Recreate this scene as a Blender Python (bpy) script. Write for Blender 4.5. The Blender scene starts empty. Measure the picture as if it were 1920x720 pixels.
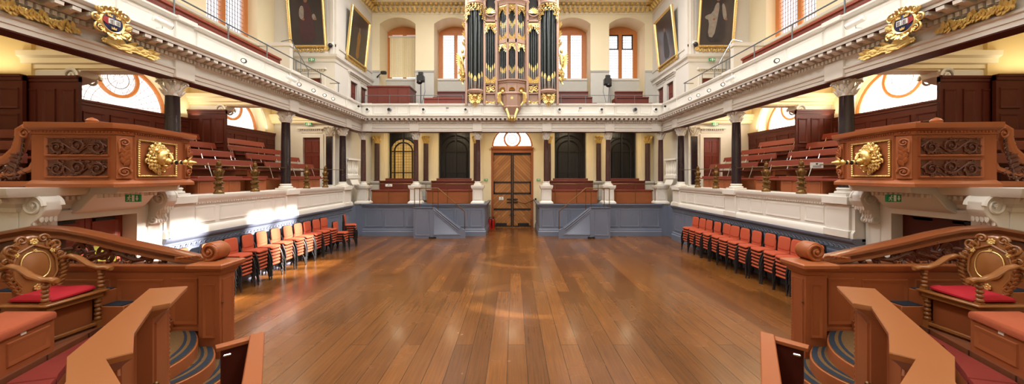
import bpy, bmesh, math, random
from mathutils import Vector as V, Matrix
RND = random.Random(11)
SC = bpy.context.scene
COL = SC.collection
pi = math.pi
ID = Matrix.Identity(4)
CURM = ID.copy()          # mirror used when the far side of the hall is built


def set_side(s, c=0.0):
    """s=-1 builds as written (the left of the hall); s=1 reflects about X=c."""
    global CURM
    CURM = ID.copy() if s < 0 else Matrix.Translation((2 * c, 0, 0)) @ Matrix.Diagonal((-1, 1, 1, 1))


def lin(c):
    c = c / 255.0
    return c / 12.92 if c <= .04045 else ((c + .055) / 1.055) ** 2.4


def rgb(c, k=1.0):
    return (min(1, lin(c[0]) * k), min(1, lin(c[1]) * k), min(1, lin(c[2]) * k), 1)


# ---------------------------------------------------------------- materials
def nodes_of(name):
    m = bpy.data.materials.new(name)
    m.use_nodes = True
    nt = m.node_tree
    return m, nt, nt.nodes['Principled BSDF']


def mat(name, c, rough=.5, metal=0., var=.1, scale=5., bump=0., bscale=40., coat=0., stretch=None, spec=.5):
    m, nt, b = nodes_of(name)
    tc = nt.nodes.new('ShaderNodeTexCoord')
    mp = nt.nodes.new('ShaderNodeMapping')
    if stretch:
        mp.inputs['Scale'].default_value = stretch
    nt.links.new(tc.outputs['Object'], mp.inputs['Vector'])
    nz = nt.nodes.new('ShaderNodeTexNoise')
    nz.inputs['Scale'].default_value = scale
    nz.inputs['Detail'].default_value = 5
    nt.links.new(mp.outputs['Vector'], nz.inputs['Vector'])
    mx = nt.nodes.new('ShaderNodeMix')
    mx.data_type = 'RGBA'
    mx.inputs['A'].default_value = rgb(c, 1 - var)
    mx.inputs['B'].default_value = rgb(c, 1 + var)
    nt.links.new(nz.outputs['Fac'], mx.inputs['Factor'])
    nt.links.new(mx.outputs['Result'], b.inputs['Base Color'])
    b.inputs['Roughness'].default_value = rough
    b.inputs['Metallic'].default_value = metal
    b.inputs['Specular IOR Level'].default_value = spec
    if coat:
        b.inputs['Coat Weight'].default_value = coat
        b.inputs['Coat Roughness'].default_value = .15
    if bump:
        n2 = nt.nodes.new('ShaderNodeTexNoise')
        n2.inputs['Scale'].default_value = bscale
        nt.links.new(mp.outputs['Vector'], n2.inputs['Vector'])
        bp = nt.nodes.new('ShaderNodeBump')
        bp.inputs['Strength'].default_value = bump
        bp.inputs['Distance'].default_value = .01
        nt.links.new(n2.outputs['Fac'], bp.inputs['Height'])
        nt.links.new(bp.outputs['Normal'], b.inputs['Normal'])
    return m


def plank_mat(name, c1, c2, seam, width, length, rough, rotz=0., planar='XY', mortar=.004, grain=.25, coat=0., axis_swap=True):
    m, nt, b = nodes_of(name)
    tc = nt.nodes.new('ShaderNodeTexCoord')
    mp = nt.nodes.new('ShaderNodeMapping')
    nt.links.new(tc.outputs['Object'], mp.inputs['Vector'])
    if planar == 'XZ':
        mp.inputs['Rotation'].default_value = (pi / 2, 0, 0)
    mp2 = nt.nodes.new('ShaderNodeMapping')
    mp2.inputs['Rotation'].default_value = (0, 0, rotz)
    nt.links.new(mp.outputs['Vector'], mp2.inputs['Vector'])
    br = nt.nodes.new('ShaderNodeTexBrick')
    br.offset = .37
    br.offset_frequency = 3
    br.inputs['Color1'].default_value = rgb(c1)
    br.inputs['Color2'].default_value = rgb(c2)
    br.inputs['Mortar'].default_value = rgb(seam)
    br.inputs['Scale'].default_value = 1
    br.inputs['Mortar Size'].default_value = mortar
    br.inputs['Mortar Smooth'].default_value = .2
    br.inputs['Bias'].default_value = 0
    br.inputs['Brick Width'].default_value = length
    br.inputs['Row Height'].default_value = width
    nt.links.new(mp2.outputs['Vector'], br.inputs['Vector'])
    mp3 = nt.nodes.new('ShaderNodeMapping')
    mp3.inputs['Scale'].default_value = (.9, 22, 1)
    nt.links.new(mp2.outputs['Vector'], mp3.inputs['Vector'])
    nz = nt.nodes.new('ShaderNodeTexNoise')
    nz.inputs['Scale'].default_value = 1.6
    nz.inputs['Detail'].default_value = 8
    nz.inputs['Distortion'].default_value = .8
    nt.links.new(mp3.outputs['Vector'], nz.inputs['Vector'])
    n2 = nt.nodes.new('ShaderNodeTexNoise')
    n2.inputs['Scale'].default_value = .7
    n2.inputs['Detail'].default_value = 4
    nt.links.new(mp2.outputs['Vector'], n2.inputs['Vector'])
    ad = nt.nodes.new('ShaderNodeMath')
    ad.operation = 'ADD'
    nt.links.new(nz.outputs['Fac'], ad.inputs[0])
    nt.links.new(n2.outputs['Fac'], ad.inputs[1])
    mr = nt.nodes.new('ShaderNodeMapRange')
    mr.inputs['From Min'].default_value = .6
    mr.inputs['From Max'].default_value = 1.4
    mr.inputs['To Min'].default_value = 1 - grain
    mr.inputs['To Max'].default_value = 1 + grain
    nt.links.new(ad.outputs[0], mr.inputs['Value'])
    hs = nt.nodes.new('ShaderNodeHueSaturation')
    nt.links.new(br.outputs['Color'], hs.inputs['Color'])
    nt.links.new(mr.outputs['Result'], hs.inputs['Value'])
    nt.links.new(hs.outputs['Color'], b.inputs['Base Color'])
    r2 = nt.nodes.new('ShaderNodeMapRange')
    r2.inputs['To Min'].default_value = rough - .06
    r2.inputs['To Max'].default_value = rough + .1
    nt.links.new(n2.outputs['Fac'], r2.inputs['Value'])
    nt.links.new(r2.outputs['Result'], b.inputs['Roughness'])
    bp = nt.nodes.new('ShaderNodeBump')
    bp.inputs['Strength'].default_value = .25
    bp.inputs['Distance'].default_value = .004
    sb = nt.nodes.new('ShaderNodeMath')
    sb.operation = 'SUBTRACT'
    nt.links.new(nz.outputs['Fac'], sb.inputs[0])
    nt.links.new(br.outputs['Fac'], sb.inputs[1])
    nt.links.new(sb.outputs[0], bp.inputs['Height'])
    nt.links.new(bp.outputs['Normal'], b.inputs['Normal'])
    if coat:
        b.inputs['Coat Weight'].default_value = coat
        b.inputs['Coat Roughness'].default_value = .12
    return m


def glass_mat(name, tint, clear=.85, rough=.05):
    m, nt, b = nodes_of(name)
    out = nt.nodes['Material Output']
    b.inputs['Base Color'].default_value = rgb(tint)
    b.inputs['Roughness'].default_value = rough
    tr = nt.nodes.new('ShaderNodeBsdfTransparent')
    tr.inputs['Color'].default_value = rgb(tint)
    mx = nt.nodes.new('ShaderNodeMixShader')
    mx.inputs[0].default_value = clear
    nt.links.new(b.outputs[0], mx.inputs[1])
    nt.links.new(tr.outputs[0], mx.inputs[2])
    nt.links.new(mx.outputs[0], out.inputs['Surface'])
    return m


def emit_mat(name, c, s):
    m, nt, b = nodes_of(name)
    b.inputs['Base Color'].default_value = rgb(c)
    b.inputs['Emission Color'].default_value = rgb(c)
    b.inputs['Emission Strength'].default_value = s
    return m


M = {}
M['white'] = mat('cream paint', (218, 214, 206), .45, var=.04, scale=2)
M['cream'] = mat('yellow cream wall paint', (236, 222, 186), .6, var=.04, scale=1.2)
M['cove'] = mat('warm cove plaster', (226, 200, 140), .7, var=.05, scale=1.5)
M['grey'] = mat('pale grey paint', (196, 194, 186), .5, var=.04)
M['blue'] = mat('slate blue paint', (106, 114, 132), .45, var=.06, scale=2)
M['brown'] = mat('terracotta brown painted wood', (144, 79, 45), .42, var=.1, scale=3, stretch=(1, 1, .2), spec=.35)
M['brown2'] = mat('lighter brown painted wood', (154, 87, 49), .4, var=.1, scale=3, spec=.4)
M['dark'] = mat('dark carved oak', (86, 44, 27), .42, var=.25, scale=9)
M['cap'] = mat('polished coppery cap', (150, 93, 54), .3, var=.08, scale=2, stretch=(3, .4, 1), coat=.3)
M['rail'] = mat('polished walnut rail', (122, 66, 36), .28, var=.12, scale=3, coat=.3)
M['pan'] = mat('mahogany painted panelling', (78, 31, 20), .5, var=.2, scale=2.5, spec=.3)
M['red'] = mat('red brown bench paint', (132, 56, 40), .4, var=.1, scale=3)
M['redd'] = mat('deep red door paint', (108, 46, 34), .42, var=.1, scale=3)
M['marble'] = mat('purple black marble', (38, 28, 32), .22, var=.5, scale=7, coat=.2)
M['marble2'] = mat('plum marble', (70, 44, 42), .25, var=.35, scale=8, coat=.2)
M['gold'] = mat('gilding', (230, 198, 128), .36, metal=.8, var=.2, scale=25)
M['goldl'] = mat('pale gilding', (240, 206, 128), .38, metal=.5, var=.2, scale=20)
M['brass'] = mat('aged brass', (116, 86, 46), .4, metal=.75, var=.45, scale=20)
M['orange'] = mat('orange woven fabric', (180, 84, 58), .85, var=.08, scale=60, bump=.3, bscale=300, spec=.2)
M['cush'] = mat('faded orange cushion fabric', (160, 82, 54), .9, var=.1, scale=30, bump=.3, bscale=200, spec=.2)
M['crimson'] = mat('crimson velvet', (158, 22, 34), .8, var=.15, scale=12, spec=.3)
M['maroon'] = mat('dull red cushion fabric', (118, 44, 36), .9, var=.1, scale=14, spec=.2)
M['black'] = mat('black steel', (26, 24, 24), .4, var=.1)
M['iron'] = mat('black iron', (34, 32, 34), .5, metal=.3, var=.2)
M['steel'] = mat('grey steel rail', (112, 118, 122), .4, metal=.6, var=.05)
M['chrome'] = mat('chrome', (200, 200, 200), .2, metal=1, var=.02)
M['oak'] = mat('carved honey oak', (134, 84, 42), .35, var=.25, scale=8, stretch=(1, 1, .3), coat=.2)
M['oakd'] = mat('dark carved walnut', (88, 50, 30), .35, var=.25, scale=8, coat=.2)
M['pink'] = mat('rose tinted organ case', (164, 132, 114), .5, var=.06)
M['pipe'] = mat('dark organ pipe metal', (62, 66, 66), .3, metal=.75, var=.12, scale=3)
M['pipef'] = mat('tin pipe foot', (150, 152, 152), .3, metal=.85, var=.1)
M['orw'] = mat('orange brown window joinery', (190, 118, 60), .45, var=.1)
M['lead'] = mat('window leading', (140, 122, 124), .6, var=.05)
M['blind'] = mat('cream blind fabric', (236, 218, 170), .8, var=.04, scale=3)
_m, _nt, _b = nodes_of('cream blind fabric lit through')
_t = _nt.nodes.new('ShaderNodeBsdfTranslucent'); _t.inputs['Color'].default_value = rgb((240, 222, 176))
_b.inputs['Base Color'].default_value = rgb((246, 232, 190)); _b.inputs['Roughness'].default_value = .8
_x = _nt.nodes.new('ShaderNodeMixShader'); _x.inputs[0].default_value = .12
_nt.links.new(_b.outputs[0], _x.inputs[1]); _nt.links.new(_t.outputs[0], _x.inputs[2]); _nt.links.new(_x.outputs[0], _nt.nodes['Material Output'].inputs['Surface'])
M['blind'] = _m
M['canvas'] = mat('dark varnished oil paint', (44, 40, 40), .3, var=.5, scale=2.5, coat=.3)
M['skin'] = mat('painted flesh tone', (130, 90, 66), .5, var=.1)
M['robew'] = mat('painted pale sleeve', (140, 132, 120), .5, var=.4, scale=8)
M['robed'] = mat('painted maroon robe', (66, 36, 36), .5, var=.35, scale=5)
M['robek'] = mat('painted dark gown', (40, 36, 36), .5, var=.3, scale=5)
M['robeg'] = mat('painted ochre robe', (128, 90, 42), .5, var=.4, scale=6)
M['green'] = mat('exit sign green', (30, 150, 90), .4, var=.02)
M['signw'] = mat('sign white', (236, 240, 236), .4, var=.01)
M['paper'] = mat('white paper', (232, 230, 224), .7, var=.02)
M['ink'] = mat('printed ink', (60, 60, 66), .7, var=.02)
M['ext'] = mat('red extinguisher enamel', (190, 30, 28), .3, var=.03)
M['heral'] = mat('heraldic blue', (28, 38, 84), .4, var=.1)
M['heralr'] = mat('heraldic red', (150, 36, 36), .4, var=.1)
M['lamp'] = emit_mat('lit lamp lens', (255, 232, 200), 1.2)
M['lampw'] = mat('white lamp housing', (226, 224, 218), .4, var=.02)
M['carpet'] = mat('brown stair carpet', (104, 78, 50), .95, var=.4, scale=45, spec=.1)
M['carpetb'] = mat('navy carpet border', (44, 50, 60), .95, var=.3, scale=40, spec=.1)
M['floor'] = plank_mat('hall floorboards', (126, 78, 34), (97, 58, 24), (40, 24, 12), .29, 4.2, .24, rotz=pi / 2, grain=.38, coat=.15)
M['platf'] = plank_mat('platform boards', (110, 62, 36), (92, 50, 30), (40, 22, 14), .2, 2.5, .45, rotz=pi / 2)
M['plkA'] = plank_mat('diagonal oak boards', (176, 120, 66), (150, 98, 52), (84, 50, 26), .125, 3., .45, rotz=pi / 4, planar='XZ', mortar=.006)
M['plkB'] = plank_mat('diagonal oak boards facing', (176, 120, 66), (150, 98, 52), (84, 50, 26), .125, 3., .45, rotz=-pi / 4, planar='XZ', mortar=.006)
M['plast'] = mat('pale plaster ceiling', (226, 212, 180), .7, var=.04)
def obscured_mat():
    m, nt, b = nodes_of('obscured leaded glass')
    out = nt.nodes['Material Output']
    t = nt.nodes.new('ShaderNodeBsdfTranslucent'); t.inputs['Color'].default_value = (.95, .95, .95, 1)
    p = nt.nodes.new('ShaderNodeBsdfTransparent'); p.inputs['Color'].default_value = (.95, .95, .96, 1)
    mx = nt.nodes.new('ShaderNodeMixShader'); mx.inputs[0].default_value = .0
    nt.links.new(t.outputs[0], mx.inputs[1]); nt.links.new(p.outputs[0], mx.inputs[2]); nt.links.new(mx.outputs[0], out.inputs['Surface'])
    return m


M['obscured'] = obscured_mat()
M['glass'] = glass_mat('clear leaded glass', (250, 248, 250), .9)
M['smoke'] = glass_mat('blacked out glass', (22, 18, 16), .03, .35)
M['amber'] = glass_mat('glass tinted as sun glow', (226, 200, 140), .3, .4)  # amber tint stands in for sunlight glowing through the window blind
M['mesh'] = mat('door vent mesh', (120, 124, 116), .6, var=.3, scale=80)
M['olive'] = mat('glass with olive reflection colour', (86, 84, 30), .2, var=.1)  # olive reflection on the door glazing, put into its base colour


# ---------------------------------------------------------------- mesh builder
class MB:
    def __init__(self, root=None, F=None, local=False):
        self.v, self.f = [], []
        self.root = root
        self.local = local
        self.F = F or ID

    def frame(self, o, u, v, n):
        """Points are then given as (along u, along v, along n) from o."""
        u, v, n = V(u).normalized(), V(v).normalized(), V(n).normalized()
        self.F = Matrix(((u.x, v.x, n.x, o[0]), (u.y, v.y, n.y, o[1]), (u.z, v.z, n.z, o[2]), (0, 0, 0, 1)))
        return self

    def add(self, pts, faces):
        k = len(self.v)
        X = self.F if self.local else CURM @ self.F
        self.v += [X @ V(p) for p in pts]
        self.f += [[i + k for i in f] for f in faces]

    def box(self, x0, x1, y0, y1, z0, z1):
        p = [(x, y, z) for z in (z0, z1) for y in (y0, y1) for x in (x0, x1)]
        self.add(p, [(0, 2, 3, 1), (4, 5, 7, 6), (0, 1, 5, 4), (2, 6, 7, 3), (0, 4, 6, 2), (1, 3, 7, 5)])

    def cbox(self, x0, x1, y0, y1, z0, z1, c=.01):
        """box with chamfered edges on the four long upright and top edges"""
        self.loops([[(x0 + a, y0 + b, z) for a, b in ()] for z in ()]) if 0 else None
        def ring(i, z):
            return [(x0 + i, y0 + i + c, z), (x0 + i + c, y0 + i, z), (x1 - i - c, y0 + i, z), (x1 - i, y0 + i + c, z),
                    (x1 - i, y1 - i - c, z), (x1 - i - c, y1 - i, z), (x0 + i + c, y1 - i, z), (x0 + i, y1 - i - c, z)]
        self.loops([ring(c, z0), ring(0, z0 + c), ring(0, z1 - c), ring(c, z1)])

    def loops(self, L, cap=True, closed=False):
        n = len(L[0])
        pts = [p for l in L for p in l]
        fs = []
        m = len(L)
        for i in range(m if closed else m - 1):
            a, b = i * n, ((i + 1) % m) * n
            for j in range(n):
                k = (j + 1) % n
                fs.append((a + j, a + k, b + k, b + j))
        if cap and not closed:
            fs.append(tuple(range(n))[::-1])
            fs.append(tuple((m - 1) * n + j for j in range(n)))
        self.add(pts, fs)

    def extr(self, poly, d0, d1):
        """polygon in (u,v), extruded along n from d0 to d1"""
        self.loops([[(a, b, d0) for a, b in poly], [(a, b, d1) for a, b in poly]])

    def extz(self, poly, z0, z1):
        self.loops([[(a, b, z0) for a, b in poly], [(a, b, z1) for a, b in poly]])

    def exty(self, poly, y0, y1):
        """polygon in (x,z) extruded along y"""
        self.loops([[(a, y0, b) for a, b in poly], [(a, y1, b) for a, b in poly]])

    def extx(self, poly, x0, x1):
        """polygon in (y,z) extruded along x"""
        self.loops([[(x0, a, b) for a, b in poly], [(x1, a, b) for a, b in poly]])

    def sweep(self, path, prof, side=1, segs=None, closed=False):
        """profile (out, z) swept along an xy path, mitred; out is to the left of travel for side=1"""
        n = len(path)
        P = [V((p[0], p[1])) for p in path]
        Z = [p[2] if len(p) > 2 else 0 for p in path]
        L = []
        for i in range(n):
            def nd(a, b):
                d = (P[b] - P[a]).normalized()
                return V((-d.y, d.x)) * side
            if closed:
                a, b = nd((i - 1) % n, i), nd(i, (i + 1) % n)
            else:
                a = nd(i - 1, i) if i > 0 else nd(i, i + 1)
                b = nd(i, i + 1) if i < n - 1 else nd(i - 1, i)
            m = a + b
            m = m / max(.2, (1 + a.dot(b)))
            L.append([(P[i].x + m.x * o, P[i].y + m.y * o, z + Z[i]) for o, z in prof])
        if segs is None:
            self.loops(L, closed=closed)
        else:
            for s in segs:
                self.loops([L[s], L[s + 1]])

    def lathe(self, prof, c=(0, 0, 0), seg=16, axis='z', sy=1.):
        L = []
        for r, z in prof:
            ring = []
            for i in range(seg):
                a = 2 * pi * i / seg
                x, y = max(r, .0004) * math.cos(a), max(r, .0004) * math.sin(a) * sy
                ring.append({'z': (c[0] + x, c[1] + y, c[2] + z), 'x': (c[0] + z, c[1] + x, c[2] + y), 'y': (c[0] + x, c[1] + z, c[2] + y)}[axis])
            L.append(ring)
        self.loops(L)

    def tube(self, pts, r, seg=8, flat=1., up=(0, 0, 1), closed=False):
        P = [V(p) for p in pts]
        n = len(P)
        R_ = r if hasattr(r, '__len__') else [r] * n
        L = []
        U = V(up)
        for i in range(n):
            if closed:
                d = P[(i + 1) % n] - P[i - 1]
            else:
                d = P[min(i + 1, n - 1)] - P[max(i - 1, 0)]
            d = d.normalized() if d.length > 1e-9 else V((0, 0, 1))
            a = U - d * U.dot(d)
            if a.length < 1e-3:
                a = V((1, 0, 0)) - d * d.x
            a.normalize()
            b = d.cross(a)
            L.append([tuple(P[i] + (a * math.cos(t) * flat + b * math.sin(t)) * max(R_[i], .0005)) for t in (2 * pi * k / seg for k in range(seg))])
        self.loops(L, closed=closed)

    def ball(self, c, r, seg=10, rings=6):
        rx, ry, rz = r if hasattr(r, '__len__') else (r, r, r)
        L = []
        for i in range(rings + 1):
            t = -pi / 2 + pi * i / rings
            q = max(.01, math.cos(t))
            L.append([(c[0] + rx * q * math.cos(2 * pi * j / seg), c[1] + ry * q * math.sin(2 * pi * j / seg), c[2] + rz * math.sin(t)) for j in range(seg)])
        self.loops(L)

    def leaf(self, p, d, n, L, W, T=None, curl=.25):
        """closed acanthus-like leaf from p along d, standing off along n"""
        p, d, n = V(p), V(d).normalized(), V(n).normalized()
        T = T or W * .35
        pts, rr = [], []
        for i in range(6):
            t = i / 5
            pts.append(p + d * L * t * (1 - .15 * t) + n * (curl * L * t * t + T * .5))
            rr.append(max(.03, (math.sin(pi * min(1, t * .88 + .1)) ** .8)) * W * .5)
        self.tube(pts, rr, 6, flat=T / W * 1.2, up=n)

    def spiral(self, c, r0, turns, w, a0=0., dirn=1, n=26, seg=6, lift=0.):
        """flat volute in the uv plane about c, tapering to its eye"""
        pts, rr = [], []
        for i in range(n + 1):
            t = i / n
            a = a0 + dirn * turns * 2 * pi * t
            r = r0 * (1 - t) ** .85 + .06 * r0
            pts.append((c[0] + r * math.cos(a), c[1] + r * math.sin(a), c[2] + lift * t))
            rr.append(w * (1 - .6 * t))
        self.tube(pts, rr, seg, up=(0, 0, 1))
        self.ball((c[0], c[1], c[2] + lift), w * 1.1, 8, 4)

    def rosette(self, c, r, petals=6):
        for k in range(petals):
            a = 2 * pi * k / petals
            d = V((math.cos(a), math.sin(a), 0))
            self.leaf(V(c) + d * r * .15, d, (0, 0, 1), r * .85, r * .7, r * .3, .1)
        self.ball((c[0], c[1], c[2] + r * .15), r * .28, 8, 5)

    def vine(self, w, h, seed=1, thick=None, dense=1.0, x0=0., y0=0., z=0.):
        """running acanthus scroll filling w x h in the uv plane"""
        rd = random.Random(seed)
        k = max(2, round(w / h * .95))
        st = w / k
        th = thick or h * .055
        pts = [(x0 + w * i / (8 * k), y0 + h * .5 + h * .3 * math.sin(pi * i / 8), z + th) for i in range(8 * k + 1)]
        self.tube(pts, th, 6)
        for i in range(k):
            sg = -1 if i % 2 else 1
            cx, cy = x0 + st * (i + .5), y0 + h * (.5 - sg * .06)
            self.spiral((cx, cy, z + th), min(h * .42, st * .46), 1.6, th * 1.1, a0=sg * pi * .5, dirn=-sg, lift=th)
            self.rosette((cx, cy, z + th), h * .15, 6)
            for q in range(int(9 * dense)):
                a = rd.uniform(0, 2 * pi)
                r = min(h * .40, st * .44) * rd.uniform(.65, 1.)
                p = (cx + r * math.cos(a), cy + r * math.sin(a), z + th * .6)
                t = a + rd.choice((-1, 1)) * rd.uniform(.5, 1.3)
                self.leaf(p, (math.cos(t), math.sin(t), 0), (0, 0, 1), h * rd.uniform(.16, .28), h * .13, h * .06, .2)
        for q in range(int(k * 4 * dense)):
            p = (x0 + rd.uniform(.02, .98) * w, y0 + rd.choice((.07, .93)) * h, z + th * .3)
            t = rd.uniform(0, 2 * pi)
            self.leaf(p, (math.cos(t), math.sin(t) * .4, 0), (0, 0, 1), h * .2, h * .11, h * .05, .2)

    def panel(self, u0, u1, v0, v1, d=0., h=.02, w=.05, field=.004):
        """raised bolection moulding round a sunk field, standing on the plane n=d"""
        w = min(w, (u1 - u0) * .3, (v1 - v0) * .3)
        L = []
        for i, z in ((0, 0), (w * .15, h), (w * .55, h * .8), (w, field), (w * 1.01, field)):
            L.append([(u0 + i, v0 + i, d + z), (u1 - i, v0 + i, d + z), (u1 - i, v1 - i, d + z), (u0 + i, v1 - i, d + z)])
        self.loops(L)

    def arch(self, x0, x1, z0, zs, zt, n=14):
        """outline (x,z) of an opening: straight jambs to zs, arc to apex zt"""
        xc, hw, r_ = (x0 + x1) / 2, (x1 - x0) / 2, zt - zs
        Rr = (hw * hw + r_ * r_) / (2 * r_)
        zc = zt - Rr
        a0 = math.atan2(zs - zc, hw)
        return [(x1, z0)] + [(xc + Rr * math.cos(a0 + (pi - 2 * a0) * i / n), zc + Rr * math.sin(a0 + (pi - 2 * a0) * i / n)) for i in range(n + 1)] + [(x0, z0)]

    def wall(self, x0, x1, z0, z1, holes, d0, d1):
        """wall in the uv plane from n=d0 to d1 with openings (x0,x1,z0,zs,zt); zs=zt is square-headed"""
        cur = x0
        for h in sorted(holes):
            a, b, c, s, t = h
            self.pbox(cur, a, z0, z1, d0, d1)
            self.pbox(a, b, z0, c, d0, d1)
            if t - s < 1e-4:
                self.pbox(a, b, t, z1, d0, d1)
            else:
                A = self.arch(a, b, s, s, t)[1:-1]
                self.extr([(b, z1)] + [] + [(a, z1)] + A[::-1], d0, d1)
            cur = b
        self.pbox(cur, x1, z0, z1, d0, d1)

    def pbox(self, u0, u1, v0, v1, d0, d1):
        if u1 - u0 > 1e-4 and v1 - v0 > 1e-4:
            self.box(u0, u1, v0, v1, d0, d1)

    def build(self, name, m, parent=None, smooth=35, bevel=0):
        me = bpy.data.meshes.new(name)
        root = self.root or parent
        off = V((0, 0, 0))
        if not self.local and root is not None:
            q = root
            while q is not None:
                off += q.location
                q = q.parent
        me.from_pydata([tuple(p - off) for p in self.v], [], self.f)
        bm = bmesh.new()
        bm.from_mesh(me)
        bmesh.ops.recalc_face_normals(bm, faces=bm.faces)
        bm.to_mesh(me)
        bm.free()
        me.materials.append(M[m] if isinstance(m, str) else m)
        if smooth:
            me.polygons.foreach_set('use_smooth', [True] * len(me.polygons))
            me.set_sharp_from_angle(angle=math.radians(smooth))
        o = bpy.data.objects.new(name, me)
        COL.objects.link(o)
        o.parent = parent
        if bevel:
            b = o.modifiers.new('b', 'BEVEL')
            b.width = bevel
            b.segments = 2
            b.limit_method = 'ANGLE'
        return o


def thing(name, label, cat, loc=(0, 0, 0), group=None, rotz=0., raw=False):
    o = bpy.data.objects.new(name, None)
    o.empty_display_size = .1
    COL.objects.link(o)
    o.location = V(loc) if raw else CURM @ V(loc)
    o.rotation_euler = (0, 0, rotz)
    o['label'] = label
    o['category'] = cat
    if group:
        o['group'] = group
    return o


def tag(o, label, cat, group=None):
    o['label'] = label
    o['category'] = cat
    if group:
        o['group'] = group
    return o


def struct(o):
    o['kind'] = 'structure'
    return o


def sroot(name, loc=(0, 0, 0)):
    o = bpy.data.objects.new(name, None)
    COL.objects.link(o)
    o.location = CURM @ V(loc)
    o['kind'] = 'structure'
    return o


def dup(root, loc, label, rotz=None, group=None):
    r = root.copy()
    COL.objects.link(r)
    r.location = V(loc)
    if rotz is not None:
        r.rotation_euler = (0, 0, rotz)
    r['label'] = label
    if group:
        r['group'] = group
    for ch in list(root.children):
        c = ch.copy()
        COL.objects.link(c)
        c.parent = r
        for g in list(ch.children):
            d = g.copy()
            COL.objects.link(d)
            d.parent = c
    return r


SIDES = ((-1, 'left'), (1, 'right'))
# ================================================================= ROOM SHELL
set_side(-1)
XA, YF = 7.04, 16.2            # gallery front face, far gallery front
COLY = (7.48, 11.19, 14.9)     # side columns
XC = 7.27                      # their axis
FARX = (-7.06, -4.56, -1.62, 1.62, 4.56, 7.06)
XW = 10.2                      # outer side walls
YW = 18.8                      # outer far wall
YT = 14.9                      # front of the stair blocks in the far corners
XT = 7.6                       # their inner face
ZC = 12.3                      # ceiling

b = MB(); b.box(-14, 14, -3, 21, -.12, 0)
struct(b.build('floor', 'floor', smooth=0))
# far wall, lower storey
LW = [(-6.75, -5.25, 2.35, 5.4, 5.4), (-4.02, -2.2, 2.35, 5.4, 5.4), (2.2, 4.02, 2.35, 5.4, 5.4), (5.25, 6.78, 2.35, 5.4, 5.4)]
b = MB().frame((0, YW, 0), (1, 0, 0), (0, 0, 1), (0, 1, 0))
b.wall(-XT, XT, 0, 6.0, LW + [(-1.12, 1.12, 0, 4.36, 5.48)], 0, .45)
wl = struct(b.build('wall_far', 'cream'))
UW = (-6.22, -3.27, 3.27, 6.22)
b = MB().frame((0, YW, 0), (1, 0, 0), (0, 0, 1), (0, 1, 0))
b.wall(-XT, XT, 6.0, ZC, [(x - .97, x + .97, 6.3, 11.05, 11.4) for x in UW], 0, 1.3)
struct(b.build('wall_far_upper', 'cream'))
# white dado on the piers between the upper openings
b = MB()
for x0, x1 in ((-XT, -7.19), (-5.25, -4.24), (-2.3, 2.3), (4.24, 5.25), (7.19, XT)):
    b.sweep([(x0, YW), (x1, YW)], [(0, 6.05), (.05, 6.05), (.05, 8.38), (.09, 8.42), (.11, 8.5), (.0, 8.52)], side=-1)
struct(b.build('trim_1', 'grey'))
# cornice of the ceiling, egg and leaf
b = MB()
cp = [(-.1, 11.55), (.02, 11.55), (.05, 11.7), (.08, 11.72), (.08, 11.8), (.2, 11.85), (.22, 11.95), (.5, 12.0), (.55, 12.1), (.6, 12.3), (-.1, 12.3)]
b.sweep([(-XT, YT), (-XT, YW), (XT, YW), (XT, YT)], cp, side=-1)
struct(b.build('trim_2', 'cream'))
b = MB()
for x in [-7.3 + .26 * i for i in range(57)]:
    b.leaf((x, YW - .1, 11.62), (0, -.45, 1), (0, -1, 0), .3, .2, .08)
    b.box(x + .08, x + .2, YW - .45, YW - .15, 11.9, 12.0)
for s in (-1, 1):
    for y in [15.1 + .26 * i for i in range(14)]:
        b.leaf((s * (XT - .1), y, 11.62), (-s * .45, 0, 1), (-s, 0, 0), .3, .2, .08)
        b.box(s * (XT - .3) - .15, s * (XT - .3) + .15, y + .08, y + .2, 11.9, 12.0)
struct(b.build('trim_3', 'goldl'))
b = MB(); b.box(-14.5, 14.5, -3.2, -2.9, 0, 9.2); struct(b.build('wall_back', 'cream'))
for sx, nm_ in ((-1, 'left'), (1, 'right')):
    b = MB(); b.box(sx * 14.2 - .2, sx * 14.2 + .2, -3, 7.4, 0, ZC); struct(b.build('wall_%s_end' % nm_, 'cream'))
b = MB(); b.box(-14.4, 14.4, -3.2, 7.4, ZC, ZC + .2); b.box(-10.75, 10.75, 7.4, 20.2, ZC, ZC + .2)
struct(b.build('ceiling', 'plast', smooth=0))


def leads(mb, x0, x1, z0, z1, nx, nz, d0, d1, t=.007, arch=None):
    for i in range(1, nx):
        x = x0 + (x1 - x0) * i / nx
        mb.box(x - t, x + t, z0, z1, d0, d1)
    for j in range(1, nz):
        z = z0 + (z1 - z0) * j / nz
        mb.box(x0, x1, z - t, z + t, d0, d1)


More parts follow.
